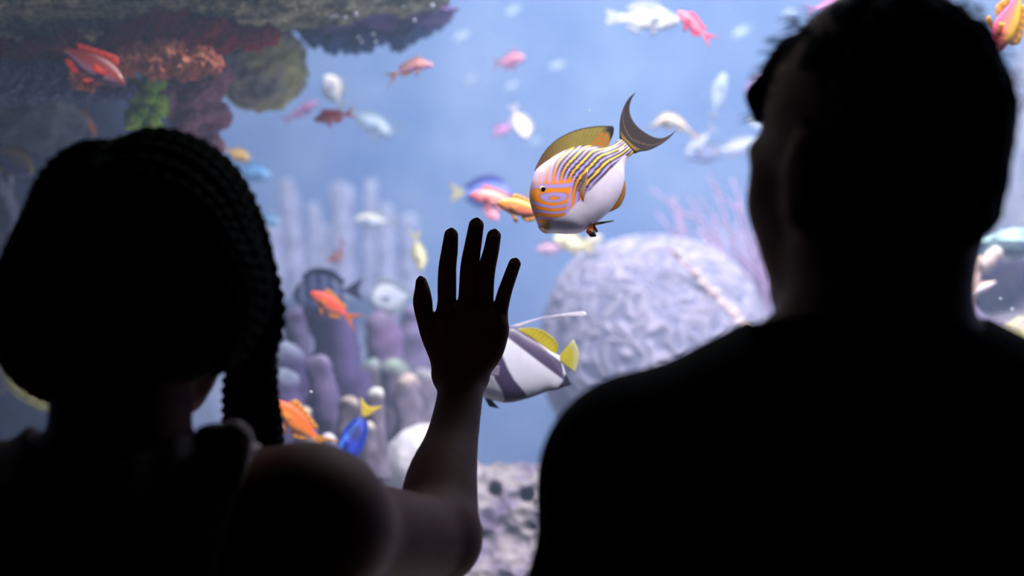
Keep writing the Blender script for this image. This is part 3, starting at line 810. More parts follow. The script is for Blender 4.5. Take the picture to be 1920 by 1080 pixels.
# ---------------------------------------------------------------- the striped surgeonfish (main fish), outlines in its own side-on drawing units
def surgeon():
    S0 = 3.3225; d = 1.705
    org = np.array([520.0, 660.0])                           # drawing centre
    unit = d / FPX / S0 * 1.02
    c0 = P(940 + org[0] / S0, 150 + org[1] / S0, d)
    root = empty('striped_surgeonfish', c0)
    tag(root, 'large surgeonfish with yellow, lavender and black stripes and white belly above the hand', 'fish')
    root.rotation_euler = (math.radians(-20), 0, math.radians(5)); root.scale = (1, 1, 1.06)
    Q = lambda pts: [((x - org[0]) * unit, -(y - org[1]) * unit) for x, y in pts]
    top = [(262, 938), (232, 925), (214, 868), (190, 800), (178, 740), (181, 690), (195, 630), (218, 572), (255, 536), (305, 500), (355, 466), (420, 434), (500, 411), (565, 408), (625, 418), (680, 408), (722, 388), (757, 350)]
    bot = [(262, 940), (285, 950), (330, 948), (400, 953), (480, 946), (540, 912), (600, 872), (660, 822), (708, 762), (745, 695), (766, 620), (772, 545), (790, 492), (812, 468), (838, 446)]
    def colf(X, Z, t, v):
        x = X / unit + org[0]; y = -Z / unit + org[1]
        white = lina((216, 208, 226)); yel = lina((250, 206, 50)); org_c = lina((236, 138, 14)); lav = lina((176, 156, 226)); blk = lina((34, 22, 48)); olive = lina((120, 88, 36))
        PER = 54.0
        # body stripes follow the flank: distance across the long axis, bowed towards the head
        ex, ey = .714, -.700
        u = (x - 265) * ex + (y - 925) * ey; h = (x - 265) * -ey * -1 + (y - 925) * -ex      # h grows to the back (upper left)
        h = -(x - 265) * .700 - (y - 925) * .714
        s = (h + 0.0009 * (u - 520) ** 2 * smoothstep(520, 150, u) + 60 - 3 * np.sin(u / 40.0)) / PER
        # taper the stripes towards the tail stalk
        mid = 0.0 + 10
        s = np.where(u > 520, mid / PER + (s - mid / PER) * (1 + 0.7 * smoothstep(520, 760, u)), s)
        ph = s - np.floor(s)
        c = np.where((ph < .50)[:, None], yel, lav)
        warm = smoothstep(470, 250, u)[:, None]
        c = np.where((ph < .50)[:, None], yel * (1 - warm) + org_c * warm, c)
        edge = np.minimum(np.minimum(np.abs(ph - .50), np.abs(ph)), np.abs(1 - ph))
        dk = (smoothstep(.19, .11, edge) * smoothstep(200, 330, u) * (1 - .75 * smoothstep(190, 300, h)))[:, None]
        c = c * (1 - dk) + blk * dk
        # pale wash high on the shoulder
        pw = (smoothstep(170, 300, h + 0.15 * (300 - u)) * smoothstep(640, 360, u) * .62)[:, None]
        c = c * (1 - pw) + white * pw
        # cheek: arcs round a point below the eye
        ax, ay = 318., 772.
        r = np.sqrt(((x - ax) / 2.6) ** 2 + (y - ay + .0016 * (x - ax) ** 2) ** 2) + 0.2 * (y - ay)
        pc = r / 41.0 + .28; pc = pc - np.floor(pc)
        cheek = np.where((pc < .56)[:, None], org_c, lav * .92)
        ce = smoothstep(.10, .03, np.minimum(np.abs(pc - .56), np.minimum(pc, 1 - pc)))[:, None] * .35
        cheek = cheek * (1 - ce) + olive * ce
        kc = smoothstep(12, -12, (x - 400) + 0.30 * (y - 800)) * smoothstep(650, 700, y + .15 * (x - 260))
        kc = kc[:, None]; c = c * (1 - kc) + cheek * kc
        # forehead shading olive-gold
        fo = (smoothstep(236, 190, x) * smoothstep(600, 680, y))[:, None] * .6
        c = c * (1 - fo) + olive * fo
        # white belly below the lowest stripe
        line = 905 + np.interp(x, [200, 320, 380, 430, 500, 560, 640, 700, 770], [40, -12, -30, -85, -150, -212, -290, -350, -430])
        kb = smoothstep(-5, 5, y - line)[:, None]
        wb = white * (0.98 - 0.12 * smoothstep(900, 960, y))[:, None]
        c = c * (1 - kb) + wb * kb
        # mouth
        km = (smoothstep(30, 18, np.hypot(x - 268, y - 925)))[:, None]; c = c * (1 - km) + lina((206, 160, 110)) * km
        # dark ring at the tail base
        kt = smoothstep(735, 760, u)[:, None] * .8; c = c * (1 - kt) + lina((96, 70, 40)) * kt
        # white spine
        kw = smoothstep(1.0, .75, np.hypot(((x - 758) * .7 - (y - 432) * .7) / 26, ((x - 758) * .7 + (y - 432) * .7) / 11))[:, None]; c = c * (1 - kw) + white * kw
        return c
    W = lambda t: 0.0148 * (np.sin(np.pi * min(1, (t * .985 + .01) ** .75)) ** .75) + 0.0011
    V, F, c = loft_body(Q(top), Q(bot), W, 220, 84, colf, .7)
    obj('body', V, F, M_FISH, root, True, np.clip(c, 0, 1))
    # dorsal fin
    def dcol(X, Z, t, s):
        a = lina((118, 82, 40)); b2 = lina((176, 160, 70)); k = smoothstep(.05, .6, t)[:, None]
        c = a * (1 - k) + b2 * k
        e = smoothstep(.9, .97, s)[:, None]; c = c * (1 - e) + lina((40, 34, 40)) * e
        tip = (smoothstep(.76, .84, t) * smoothstep(.62, .8, s))[:, None]; c = c * (1 - tip) + lina((28, 24, 44)) * tip
        st = (smoothstep(.72, .8, t) * (np.sin(s * 34 + t * 8) > .1) * smoothstep(.75, .55, s))[:, None]; c = c * (1 - st) + lina((232, 130, 30)) * st
        bs = (smoothstep(.12, .05, s) * smoothstep(.5, .75, t))[:, None]; c = c * (1 - bs) + lina((210, 140, 50)) * bs
        return c * (0.93 + 0.09 * np.sin(t * 150))[:, None]
    base = [(222, 580), (255, 542), (305, 508), (355, 474), (420, 442), (500, 420), (565, 416), (625, 424), (676, 416)]
    edge = [(216, 560), (232, 525), (262, 470), (305, 415), (365, 362), (440, 320), (520, 292), (610, 276), (690, 273), (718, 278), (721, 300), (714, 330), (690, 380)]
    V, F, c = loft_fin(Q(base), Q(edge), .0011, 90, 26, dcol); obj('dorsal_fin', V, F, M_FIN, root, True, np.clip(c, 0, 1))
    # anal fin
    acol = lambda X, Z, t, s: (lina((208, 146, 40)) * (1 - smoothstep(.7, 1, s)[:, None] * .6)) * (0.9 + 0.1 * np.sin(t * 90))[:, None]
    V, F, c = loft_fin(Q([(650, 826), (700, 768), (742, 696), (764, 624)]), Q([(660, 824), (722, 792), (756, 740), (770, 690), (770, 628)]), .001, 40, 8, acol); obj('anal_fin', V, F, M_FIN, root, True, np.clip(c, 0, 1))
    # tail fin: deep crescent
    def tcol(X, Z, t, s):
        x = X / unit + org[0]; y = -Z / unit + org[1]
        c = np.tile(lina((74, 62, 66)), (len(X), 1))
        k = smoothstep(.0, .3, s)[:, None]; c = lina((92, 70, 48)) * (1 - k) + c * k
        yl = ((np.abs(s - .07) < .022) | (np.abs(s - .16) < .02))[:, None] * smoothstep(.05, .2, np.minimum(t, 1 - t))[:, None]
        c = c * (1 - yl) + lina((240, 196, 60)) * yl
        line = (np.abs(s - (.42 + .32 * np.abs(t - .5) * 2)) < .03)[:, None] * .55
        c = c * (1 - line) + lina((170, 140, 116)) * line
        return c * (0.9 + 0.14 * np.sin(t * 130))[:, None]
    base = [(752, 356), (790, 385), (815, 415), (842, 450)]
    edge = [(876, 48), (848, 90), (830, 140), (828, 190), (845, 240), (880, 285), (925, 320), (975, 345), (1020, 350), (1060, 335), (1095, 312), (1118, 292)]
    A = crom(Q(base), 60); 
    # side edges bowed like the real lobes: shape the rows with outer curves
    up = crom(Q([(752, 356), (756, 300), (762, 240), (778, 180), (806, 120), (840, 78), (876, 48)]), 26)
    lo = crom(Q([(842, 450), (880, 436), (930, 428), (985, 404), (1040, 370), (1085, 330), (1118, 292)]), 26)
    Bc = crom(Q(edge), 60)
    n, m2 = 60, 26
    s = np.linspace(0, 1, m2); t = np.linspace(0, 1, n)
    G = np.zeros((n, m2, 2))
    for i in range(n):                                    # Coons patch
        for j in range(m2):
            ru = (1 - t[i]) * up[j] + t[i] * lo[j]; rv = (1 - s[j]) * A[i] + s[j] * Bc[i]
            rb = (1 - t[i]) * (1 - s[j]) * A[0] + t[i] * (1 - s[j]) * A[-1] + (1 - t[i]) * s[j] * Bc[0] + t[i] * s[j] * Bc[-1]
            G[i, j] = ru + rv - rb
    V0, F, _ = loft_fin([(0, 0), (1, 0)], [(0, 1), (1, 1)], .0014, n, m2, None)
    N = n * m2
    V0[:, 0] = np.r_[G[..., 0].ravel(), G[..., 0].ravel()]; V0[:, 2] = np.r_[G[..., 1].ravel(), G[..., 1].ravel()]
    T = np.broadcast_to(t[:, None], (n, m2)).ravel(); S = np.broadcast_to(s[None, :], (n, m2)).ravel()
    obj('tail_fin', V0, F, M_FIN, root, True, np.clip(tcol(V0[:, 0], V0[:, 2], np.r_[T, T], np.r_[S, S]), 0, 1))
    # pectoral fins: translucent, with an orange root
    for sd in (1, -1):
        pcol = lambda X, Z, t, s: lina((244, 120, 10)) * (1 - smoothstep(.0, .4, s)[:, None]) + lina((226, 200, 170)) * smoothstep(.0, .4, s)[:, None] * (0.8 + .2 * np.sin(t * 50))[:, None]
        V, F, c = loft_fin(Q([(452, 742), (494, 790)]), Q([(500, 640), (528, 606), (520, 660), (508, 730)]), .0006, 20, 12, pcol, -sd * .0142, -sd * .006)
        obj('pectoral_fin', V, F, M_FIN, root, True, np.clip(c, 0, 1))
        V, F, c = loft_fin(Q([(515, 938), (548, 906)]), Q([(545, 964), (580, 958), (566, 925), (562, 905)]), .0011, 14, 8, lambda X, Z, t, s: lina((230, 120, 20)) * (1 - smoothstep(.45, .6, s)[:, None]) + lina((30, 22, 26)) * smoothstep(.45, .6, s)[:, None], -sd * .003, -sd * .004)
        obj('pelvic_fin', V, F, M_FIN, root, True, np.clip(c, 0, 1))
        if sd == 1:
            V, F, c = loft_fin(Q([(552, 892), (556, 910)]), Q([(684, 884), (680, 890)]), .0010, 6, 10, lambda X, Z, t, s: lina((200, 150, 40)) * (1 - smoothstep(.1, .4, s)[:, None]) + lina((40, 30, 40)) * smoothstep(.1, .4, s)[:, None], -.001, -.004)
            obj('pelvic_fin', V, F, M_FIN, root, True, np.clip(c, 0, 1))
        v, f = ico(3)
        ex, ez = Q([(260, 710)])[0]; er = 32 * unit
        ey = -sd * .0106
        rr = np.hypot(v[:, 0], v[:, 2])
        cc = np.where((rr > .8)[:, None], lina((96, 70, 50)), lina((206, 184, 130)))
        e = obj('eye', v * np.array([er, er * .5, er]) + np.array([ex, ey, ez]), f, M_FISH, root, True, cc)
        obj('pupil', v * np.array([er * .55, er * .22, er * .55]) + np.array([ex, ey - sd * er * .36, ez]), f, M_EYE_BLACK, e)
    return root
surgeon()

# ---------------------------------------------------------------- bannerfish behind the hand
def banner():
    S0 = 5.141; d = 1.84; org = np.array([400.0, 640.0]); unit = d / FPX / S0
    c0 = P(900 + org[0] / S0, 560 + org[1] / S0, d)
    root = empty('bannerfish', c0); tag(root, 'black and white banded bannerfish with yellow fins and white streamer behind the hand', 'fish'); root.rotation_euler = (math.radians(-18), 0, 0); root.scale = (1, 1, 1.05)
    Q = lambda pts: [((x - org[0]) * unit, -(y - org[1]) * unit) for x, y in pts]
    top = [(-190, 800), (-150, 740), (-90, 670), (-10, 580), (70, 480), (150, 375), (240, 290), (330, 285), (440, 350), (560, 425), (660, 498), (735, 540), (775, 552)]
    bot = [(-190, 805), (-140, 850), (-60, 905), (60, 955), (240, 992), (380, 975), (520, 935), (640, 890), (740, 872), (800, 800), (795, 720), (780, 640), (772, 590)]
    def colf(X, Z, t, v):
        x = X / unit + org[0]; y = -Z / unit + org[1]
        white = lina((206, 206, 220)); dark = lina((76, 58, 92)); dk2 = lina((48, 44, 70))
        # second band: straight-ish from the crown to the anal corner
        yc = 300 + (x - 310) * .80; c1 = smoothstep(102, 88, np.abs(y - yc - 24 + 0.00012 * (x - 560) ** 2) + .08 * (x - 560))
        xb = np.interp(y, [300, 560, 700, 800, 920, 1000], [40, 150, 190, 235, 330, 360]); wdt = np.interp(y, [300, 560, 800, 1000], [70, 60, 92, 120]); c2 = smoothstep(8, -8, np.abs(x - xb) - wdt)
        k = np.clip(c1 + c2, 0, 1)[:, None]
        c = white * (1 - k) + (dark * .6 + dk2 * .4) * k
        ed = smoothstep(.965, .99, v)[:, None] * smoothstep(150, 260, x)[:, None]; c = c * (1 - ed) + dk2 * ed
        f2 = smoothstep(-60, -130, x)[:, None]; c = c * (1 - f2) + lina((60, 56, 70)) * f2
        return c
    W = lambda t: .0165 * np.sin(np.pi * min(1, (t * .97 + .02) ** .7)) ** .8 * (1 - .45 * t) + .0009
    V, F, c = loft_body(Q(top), Q(bot), W, 110, 60, colf, .8); obj('body', V, F, M_FISH, root, True, np.clip(c, 0, 1))
    V, F, c = loft_fin(Q([(780, 590), (788, 640), (800, 720), (806, 800), (745, 868)]), Q([(786, 600), (806, 660), (832, 730), (868, 800), (884, 824)]), .0012, 24, 8, lambda X, Z, t, s: lina((232, 230, 242)) * (1 - smoothstep(.45, .6, t)[:, None]) + lina((48, 44, 70)) * smoothstep(.45, .6, t)[:, None])
    obj('anal_fin', V, F, M_FIN, root, True, np.clip(c, 0, 1))
    ycol = lambda X, Z, t, s: lina((222, 206, 40)) * (0.9 + .1 * np.sin(t * 70))[:, None] * (1 - .35 * smoothstep(.6, 1, s))[:, None]
    V, F, c = loft_fin(Q([(360, 300), (450, 356), (560, 430), (660, 502), (728, 542)]), Q([(400, 288), (500, 282), (600, 306), (690, 362), (745, 430), (756, 490), (734, 520)]), .0012, 40, 10, ycol); obj('dorsal_fin', V, F, M_FIN, root, True, np.clip(c, 0, 1))
    V, F, c = loft_fin(Q([(768, 548), (772, 570), (770, 596)]), Q([(905, 395), (950, 500), (948, 600), (918, 715)]), .0013, 30, 14, lambda X, Z, t, s: lina((214, 204, 60)) * (1 - smoothstep(.55, 1, s)[:, None]) + lina((214, 216, 170)) * smoothstep(.55, 1, s)[:, None]); obj('tail_fin', V, F, M_FIN, root, True, np.clip(c, 0, 1))
    V, F, c = loft_fin(Q([(232, 300), (260, 282), (330, 286), (372, 300)]), Q([(1015, 176), (1034, 164), (1034, 146), (1010, 130)]), .0012, 8, 30, lambda X, Z, t, s: np.tile(lina((240, 236, 246)), (len(X), 1)))
    # bow the streamer like the real one
    xx = V[:, 0] / unit + org[0]; V[:, 2] += 46 * unit * np.sin(np.clip((xx - 260) / 770, 0, 1) * np.pi) ; obj('streamer_fin', V, F, M_FIN, root, True, np.clip(c, 0, 1))
    for sd in (1, -1):
        V, F, c = loft_fin(Q([(60, 700), (70, 760)]), Q([(190, 690), (180, 790)]), .0006, 10, 8, lambda X, Z, t, s: np.tile(lina((170, 160, 180)), (len(X), 1)), -sd * .0155, -sd * .008); obj('pectoral_fin', V, F, M_FIN, root, True, c)
        v, f = ico(2); ex, ez = Q([(-70, 740)])[0]; er = 30 * unit
        e = obj('eye', v * np.array([er, er * .5, er]) + np.array([ex, -sd * .011, ez]), f, M_FISH, root, True, np.tile(lina((190, 180, 170)), (len(v), 1)))
        obj('pupil', v * np.array([er * .6, er * .25, er * .6]) + np.array([ex, -sd * (.011 + er * .36), ez]), f, M_EYE_BLACK, e)
    V, F, c = loft_fin(Q([(40, 940), (110, 965)]), Q([(90, 1030), (190, 1050)]), .001, 8, 6, lambda X, Z, t, s: np.tile(lina((44, 40, 56)), (len(X), 1))); obj('pelvic_fin', V, F, M_FIN, root, True, c)
banner()

# ---------------------------------------------------------------- the shoal (nose, tail-base in the photo; distance from size and softness)
OR, ORD, PK, HP, CR, WH = (255, 120, 66), (214, 70, 40), (240, 130, 150), (255, 78, 120), (250, 226, 190), (236, 240, 250)
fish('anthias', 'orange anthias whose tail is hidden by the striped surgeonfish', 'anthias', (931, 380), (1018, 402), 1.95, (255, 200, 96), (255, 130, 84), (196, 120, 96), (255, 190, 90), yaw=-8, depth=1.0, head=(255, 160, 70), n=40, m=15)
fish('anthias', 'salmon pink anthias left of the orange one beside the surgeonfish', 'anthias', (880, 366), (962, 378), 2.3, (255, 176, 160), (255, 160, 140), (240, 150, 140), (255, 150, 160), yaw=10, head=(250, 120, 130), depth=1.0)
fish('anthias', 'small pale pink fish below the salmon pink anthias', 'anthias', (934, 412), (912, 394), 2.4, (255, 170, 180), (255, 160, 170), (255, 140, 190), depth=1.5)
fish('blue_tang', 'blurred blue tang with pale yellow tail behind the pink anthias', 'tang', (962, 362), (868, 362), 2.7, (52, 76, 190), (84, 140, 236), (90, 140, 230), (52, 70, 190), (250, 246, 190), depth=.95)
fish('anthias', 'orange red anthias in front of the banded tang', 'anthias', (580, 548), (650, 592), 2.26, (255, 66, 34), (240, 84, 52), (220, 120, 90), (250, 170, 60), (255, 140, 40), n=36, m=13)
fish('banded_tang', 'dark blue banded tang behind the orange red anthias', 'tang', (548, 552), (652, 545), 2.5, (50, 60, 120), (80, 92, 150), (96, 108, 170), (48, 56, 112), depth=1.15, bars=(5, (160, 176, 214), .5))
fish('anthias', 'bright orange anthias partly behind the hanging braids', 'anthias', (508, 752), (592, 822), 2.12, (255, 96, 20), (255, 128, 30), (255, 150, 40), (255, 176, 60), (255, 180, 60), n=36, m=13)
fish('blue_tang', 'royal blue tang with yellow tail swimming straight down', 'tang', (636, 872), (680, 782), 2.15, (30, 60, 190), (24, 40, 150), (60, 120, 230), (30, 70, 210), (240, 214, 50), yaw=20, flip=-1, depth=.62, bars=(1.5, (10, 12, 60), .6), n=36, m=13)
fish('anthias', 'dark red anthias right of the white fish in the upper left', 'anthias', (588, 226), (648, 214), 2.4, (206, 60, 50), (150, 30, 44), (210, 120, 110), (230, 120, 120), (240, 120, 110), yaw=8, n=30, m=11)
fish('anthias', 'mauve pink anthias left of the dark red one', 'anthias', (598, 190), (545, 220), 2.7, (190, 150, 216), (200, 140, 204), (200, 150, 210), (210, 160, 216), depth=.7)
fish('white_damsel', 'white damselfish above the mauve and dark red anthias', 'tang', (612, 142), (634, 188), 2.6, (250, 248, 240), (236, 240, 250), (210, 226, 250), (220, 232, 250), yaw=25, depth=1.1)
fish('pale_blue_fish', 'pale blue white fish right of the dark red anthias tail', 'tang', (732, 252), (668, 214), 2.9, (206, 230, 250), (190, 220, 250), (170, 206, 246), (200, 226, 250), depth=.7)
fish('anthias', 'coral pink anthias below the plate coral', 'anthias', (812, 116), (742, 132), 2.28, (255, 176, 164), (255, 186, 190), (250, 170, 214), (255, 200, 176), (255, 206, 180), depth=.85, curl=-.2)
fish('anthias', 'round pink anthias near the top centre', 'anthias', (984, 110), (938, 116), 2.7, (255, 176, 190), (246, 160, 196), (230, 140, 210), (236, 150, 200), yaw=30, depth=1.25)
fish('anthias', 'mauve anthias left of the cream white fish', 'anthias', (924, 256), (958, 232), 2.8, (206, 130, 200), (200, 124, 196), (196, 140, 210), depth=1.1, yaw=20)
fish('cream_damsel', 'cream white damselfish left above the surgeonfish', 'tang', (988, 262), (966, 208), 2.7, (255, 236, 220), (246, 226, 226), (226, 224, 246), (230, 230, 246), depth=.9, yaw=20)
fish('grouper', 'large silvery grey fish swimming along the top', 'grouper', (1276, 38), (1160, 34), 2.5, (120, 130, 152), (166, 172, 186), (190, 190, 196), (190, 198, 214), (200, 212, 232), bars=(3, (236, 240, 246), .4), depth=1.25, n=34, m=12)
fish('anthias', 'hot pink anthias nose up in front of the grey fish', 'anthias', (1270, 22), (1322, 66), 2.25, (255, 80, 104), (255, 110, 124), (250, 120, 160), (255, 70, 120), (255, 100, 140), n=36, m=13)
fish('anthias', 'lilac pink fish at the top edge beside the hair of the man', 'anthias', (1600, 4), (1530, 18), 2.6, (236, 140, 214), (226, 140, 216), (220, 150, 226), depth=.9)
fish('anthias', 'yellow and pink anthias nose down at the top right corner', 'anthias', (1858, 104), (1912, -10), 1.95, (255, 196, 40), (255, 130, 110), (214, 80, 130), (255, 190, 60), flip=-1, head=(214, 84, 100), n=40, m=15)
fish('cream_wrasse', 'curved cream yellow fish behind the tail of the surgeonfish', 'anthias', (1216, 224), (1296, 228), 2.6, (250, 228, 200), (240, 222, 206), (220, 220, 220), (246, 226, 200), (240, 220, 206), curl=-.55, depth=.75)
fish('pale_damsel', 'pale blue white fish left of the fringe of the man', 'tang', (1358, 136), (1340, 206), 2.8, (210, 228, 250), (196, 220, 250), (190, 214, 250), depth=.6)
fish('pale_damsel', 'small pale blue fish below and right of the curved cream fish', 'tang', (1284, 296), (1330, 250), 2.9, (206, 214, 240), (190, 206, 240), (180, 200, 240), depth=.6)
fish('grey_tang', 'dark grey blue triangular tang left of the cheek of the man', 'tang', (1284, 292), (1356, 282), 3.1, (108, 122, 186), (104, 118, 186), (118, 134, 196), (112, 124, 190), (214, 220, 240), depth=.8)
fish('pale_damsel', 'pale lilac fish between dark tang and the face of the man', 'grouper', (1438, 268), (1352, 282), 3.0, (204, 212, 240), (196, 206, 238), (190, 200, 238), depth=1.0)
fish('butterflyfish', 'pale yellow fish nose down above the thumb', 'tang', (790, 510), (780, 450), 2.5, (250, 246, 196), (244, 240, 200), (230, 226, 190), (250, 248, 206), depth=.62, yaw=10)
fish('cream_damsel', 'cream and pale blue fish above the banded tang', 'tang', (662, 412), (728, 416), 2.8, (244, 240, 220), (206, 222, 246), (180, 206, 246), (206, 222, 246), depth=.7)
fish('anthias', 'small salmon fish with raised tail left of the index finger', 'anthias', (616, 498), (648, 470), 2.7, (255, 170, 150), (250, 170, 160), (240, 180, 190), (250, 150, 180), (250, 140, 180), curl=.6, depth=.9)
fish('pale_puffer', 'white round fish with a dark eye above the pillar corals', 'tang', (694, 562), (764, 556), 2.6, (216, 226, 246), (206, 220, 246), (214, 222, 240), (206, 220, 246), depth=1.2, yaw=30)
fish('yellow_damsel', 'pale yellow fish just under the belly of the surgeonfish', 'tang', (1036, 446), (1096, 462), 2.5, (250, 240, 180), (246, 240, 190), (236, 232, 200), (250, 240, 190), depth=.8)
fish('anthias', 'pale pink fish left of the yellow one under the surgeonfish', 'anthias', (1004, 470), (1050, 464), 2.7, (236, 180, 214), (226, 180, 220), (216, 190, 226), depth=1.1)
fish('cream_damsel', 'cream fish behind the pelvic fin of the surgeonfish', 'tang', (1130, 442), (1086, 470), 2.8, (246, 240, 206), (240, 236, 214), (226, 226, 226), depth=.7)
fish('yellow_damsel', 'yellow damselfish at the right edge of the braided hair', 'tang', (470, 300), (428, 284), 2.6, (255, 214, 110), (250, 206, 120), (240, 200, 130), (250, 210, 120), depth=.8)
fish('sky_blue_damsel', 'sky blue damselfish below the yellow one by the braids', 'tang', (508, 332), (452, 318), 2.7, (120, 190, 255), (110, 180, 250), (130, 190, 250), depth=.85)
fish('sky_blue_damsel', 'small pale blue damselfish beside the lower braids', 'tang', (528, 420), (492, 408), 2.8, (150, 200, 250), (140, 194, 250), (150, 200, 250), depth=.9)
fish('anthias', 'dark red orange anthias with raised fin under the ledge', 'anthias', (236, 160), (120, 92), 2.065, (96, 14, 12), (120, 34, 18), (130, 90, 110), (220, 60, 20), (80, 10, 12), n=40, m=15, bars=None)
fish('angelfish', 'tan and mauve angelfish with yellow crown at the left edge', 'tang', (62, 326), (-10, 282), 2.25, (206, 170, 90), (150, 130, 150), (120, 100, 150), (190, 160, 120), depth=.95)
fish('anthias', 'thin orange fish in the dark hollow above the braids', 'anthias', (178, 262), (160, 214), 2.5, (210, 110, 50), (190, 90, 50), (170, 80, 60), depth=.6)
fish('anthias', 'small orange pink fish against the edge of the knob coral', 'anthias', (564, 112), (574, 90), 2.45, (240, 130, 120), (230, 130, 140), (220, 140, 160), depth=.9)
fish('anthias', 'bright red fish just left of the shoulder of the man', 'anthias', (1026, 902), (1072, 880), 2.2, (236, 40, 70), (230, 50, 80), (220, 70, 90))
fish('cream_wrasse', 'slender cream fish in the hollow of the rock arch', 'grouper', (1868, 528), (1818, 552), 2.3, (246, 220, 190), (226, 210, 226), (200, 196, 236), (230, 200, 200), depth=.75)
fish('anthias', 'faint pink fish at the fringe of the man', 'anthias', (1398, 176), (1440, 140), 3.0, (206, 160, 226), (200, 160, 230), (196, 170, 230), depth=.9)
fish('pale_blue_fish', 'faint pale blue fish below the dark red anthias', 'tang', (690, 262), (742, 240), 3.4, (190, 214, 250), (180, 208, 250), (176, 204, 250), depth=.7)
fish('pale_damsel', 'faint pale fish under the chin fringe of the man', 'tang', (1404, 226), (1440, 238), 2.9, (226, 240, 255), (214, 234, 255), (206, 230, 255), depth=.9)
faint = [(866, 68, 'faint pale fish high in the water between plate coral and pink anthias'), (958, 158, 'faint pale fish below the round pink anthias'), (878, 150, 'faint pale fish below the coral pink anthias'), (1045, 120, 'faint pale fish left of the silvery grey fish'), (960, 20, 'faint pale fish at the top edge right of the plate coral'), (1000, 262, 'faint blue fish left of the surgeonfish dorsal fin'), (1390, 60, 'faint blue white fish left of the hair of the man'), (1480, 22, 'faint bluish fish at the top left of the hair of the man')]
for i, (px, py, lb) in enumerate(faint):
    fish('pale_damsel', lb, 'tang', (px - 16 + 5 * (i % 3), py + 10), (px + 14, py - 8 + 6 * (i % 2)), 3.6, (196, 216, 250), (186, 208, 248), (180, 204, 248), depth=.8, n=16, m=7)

# ---------------------------------------------------------------- air bubbles under the ledge and in open water
m, nt, b = new_mat('air_bubble'); b.inputs['Base Color'].default_value = (0.95, .97, 1, 1); b.inputs['Roughness'].default_value = .08; b.inputs['Specular IOR Level'].default_value = 1.0
bub = mesh_from('air_bubble', ico(2)[0], ico(2)[1]); bub.materials.append(m)
BUB = ['leftmost bright bubble along the top of the plate coral', 'third bright bubble from the left on top of the plate coral', 'largest bright bubble on top of the plate coral', 'small bubble just right of the leftmost one on the plate coral',
       'bright bubble at the right tip of the plate coral', 'single bubble on the right half of the plate coral', 'left upper bubble of the four on the teal frills', 'right upper bubble of the four on the teal frills', 'left lower bubble of the four on the teal frills', 'right lower bubble of the four on the teal frills', 'faint bubble on the ledge above the plate coral',
       'tiny bubble over the left side of the sea fan', 'tiny bubble in the middle of the sea fan', 'tiny bubble at the top of the brain coral', 'tiny bubble right inside the hollow of the arch', 'tiny bubble left inside the hollow of the arch', 'tiny bubble on the pale rock below the hollow', 'tiny bubble in front of the purple pillar corals', 'tiny bubble above the dorsal fin of the surgeonfish']
for i, (px, py, d, r) in enumerate([(622, 30, 2.2, .0022), (647, 32, 2.2, .0022), (667, 26, 2.2, .0026), (630, 29, 2.2, .0018), (810, 10, 2.25, .0026), (777, 38, 2.25, .002), (672, 70, 2.25, .002), (700, 64, 2.25, .002), (678, 78, 2.25, .002), (704, 78, 2.25, .0018), (757, 11, 2.25, .0018),
        (1322, 452, 2.3, .0014), (1355, 486, 2.3, .0014), (1222, 497, 2.0, .001), (1898, 580, 2.0, .0012), (1876, 560, 2.0, .001), (1834, 622, 1.9, .0012), (583, 735, 1.9, .0012), (1105, 208, 1.9, .0008)]):
    o = link('air_bubble', bub); o.location = tuple(P(px, py, d)); o.scale = (r * 1.4, r * 1.4, r * 1.4)
    tag(o, BUB[i], 'bubble', 'air bubbles in the tank')
# ================================================================ people
def skin_mat(name, c):
    m, nt, b = new_mat(name)
    tc = nt.nodes.new('ShaderNodeTexCoord'); n = nt.nodes.new('ShaderNodeTexNoise'); n.inputs['Scale'].default_value = 60; n.inputs['Detail'].default_value = 4
    nt.links.new(tc.outputs['Object'], n.inputs['Vector'])
    r = nt.nodes.new('ShaderNodeValToRGB'); r.color_ramp.elements[0].color = lin4([v * .88 for v in c]); r.color_ramp.elements[1].color = lin4([min(255, v * 1.1) for v in c])
    nt.links.new(n.outputs['Fac'], r.inputs[0]); nt.links.new(r.outputs[0], b.inputs['Base Color'])
    bm = nt.nodes.new('ShaderNodeBump'); bm.inputs['Strength'].default_value = .15; bm.inputs['Distance'].default_value = .002
    nt.links.new(n.outputs['Fac'], bm.inputs['Height']); nt.links.new(bm.outputs[0], b.inputs['Normal'])
    b.inputs['Roughness'].default_value = .6; b.inputs['Specular IOR Level'].default_value = .18
    b.inputs['Subsurface Weight'].default_value = .35; b.inputs['Subsurface Radius'].default_value = (1, .3, .15); b.inputs['Subsurface Scale'].default_value = .006
    return m
M_SKIN_W = skin_mat('skin_deep_brown', (122, 72, 58))
M_SKIN_M = skin_mat('skin_light_brown', (172, 132, 108))
M_HAIR = plain('hair_black', (9, 8, 9), .8, .2, 80, .2, .1)
M_TOP = plain('fabric_dusty_beige', (206, 184, 178), .9, .12, 160, .25, .1)
M_TEE = plain('fabric_black_cotton', (14, 14, 18), .95, .2, 160, .2, .1)
M_DENIM = plain('fabric_dark_denim', (24, 28, 42), .9, .2, 200, .2, .1)
M_SHOE = plain('shoe_black_leather', (16, 15, 16), .5, .1, 60, .1)
M_NAIL = plain('fingernail', (168, 120, 110), .3)
M_EYEW = plain('eye_white', (226, 222, 218), .2)
EXP = np.array

def axis(lo, hi, h, fine=None):
    if fine is None: return np.arange(lo, hi + h, h)
    a, b2, hf = fine
    return np.r_[np.arange(lo, a, h), np.arange(a, b2, hf), np.arange(b2, hi + h, h)]

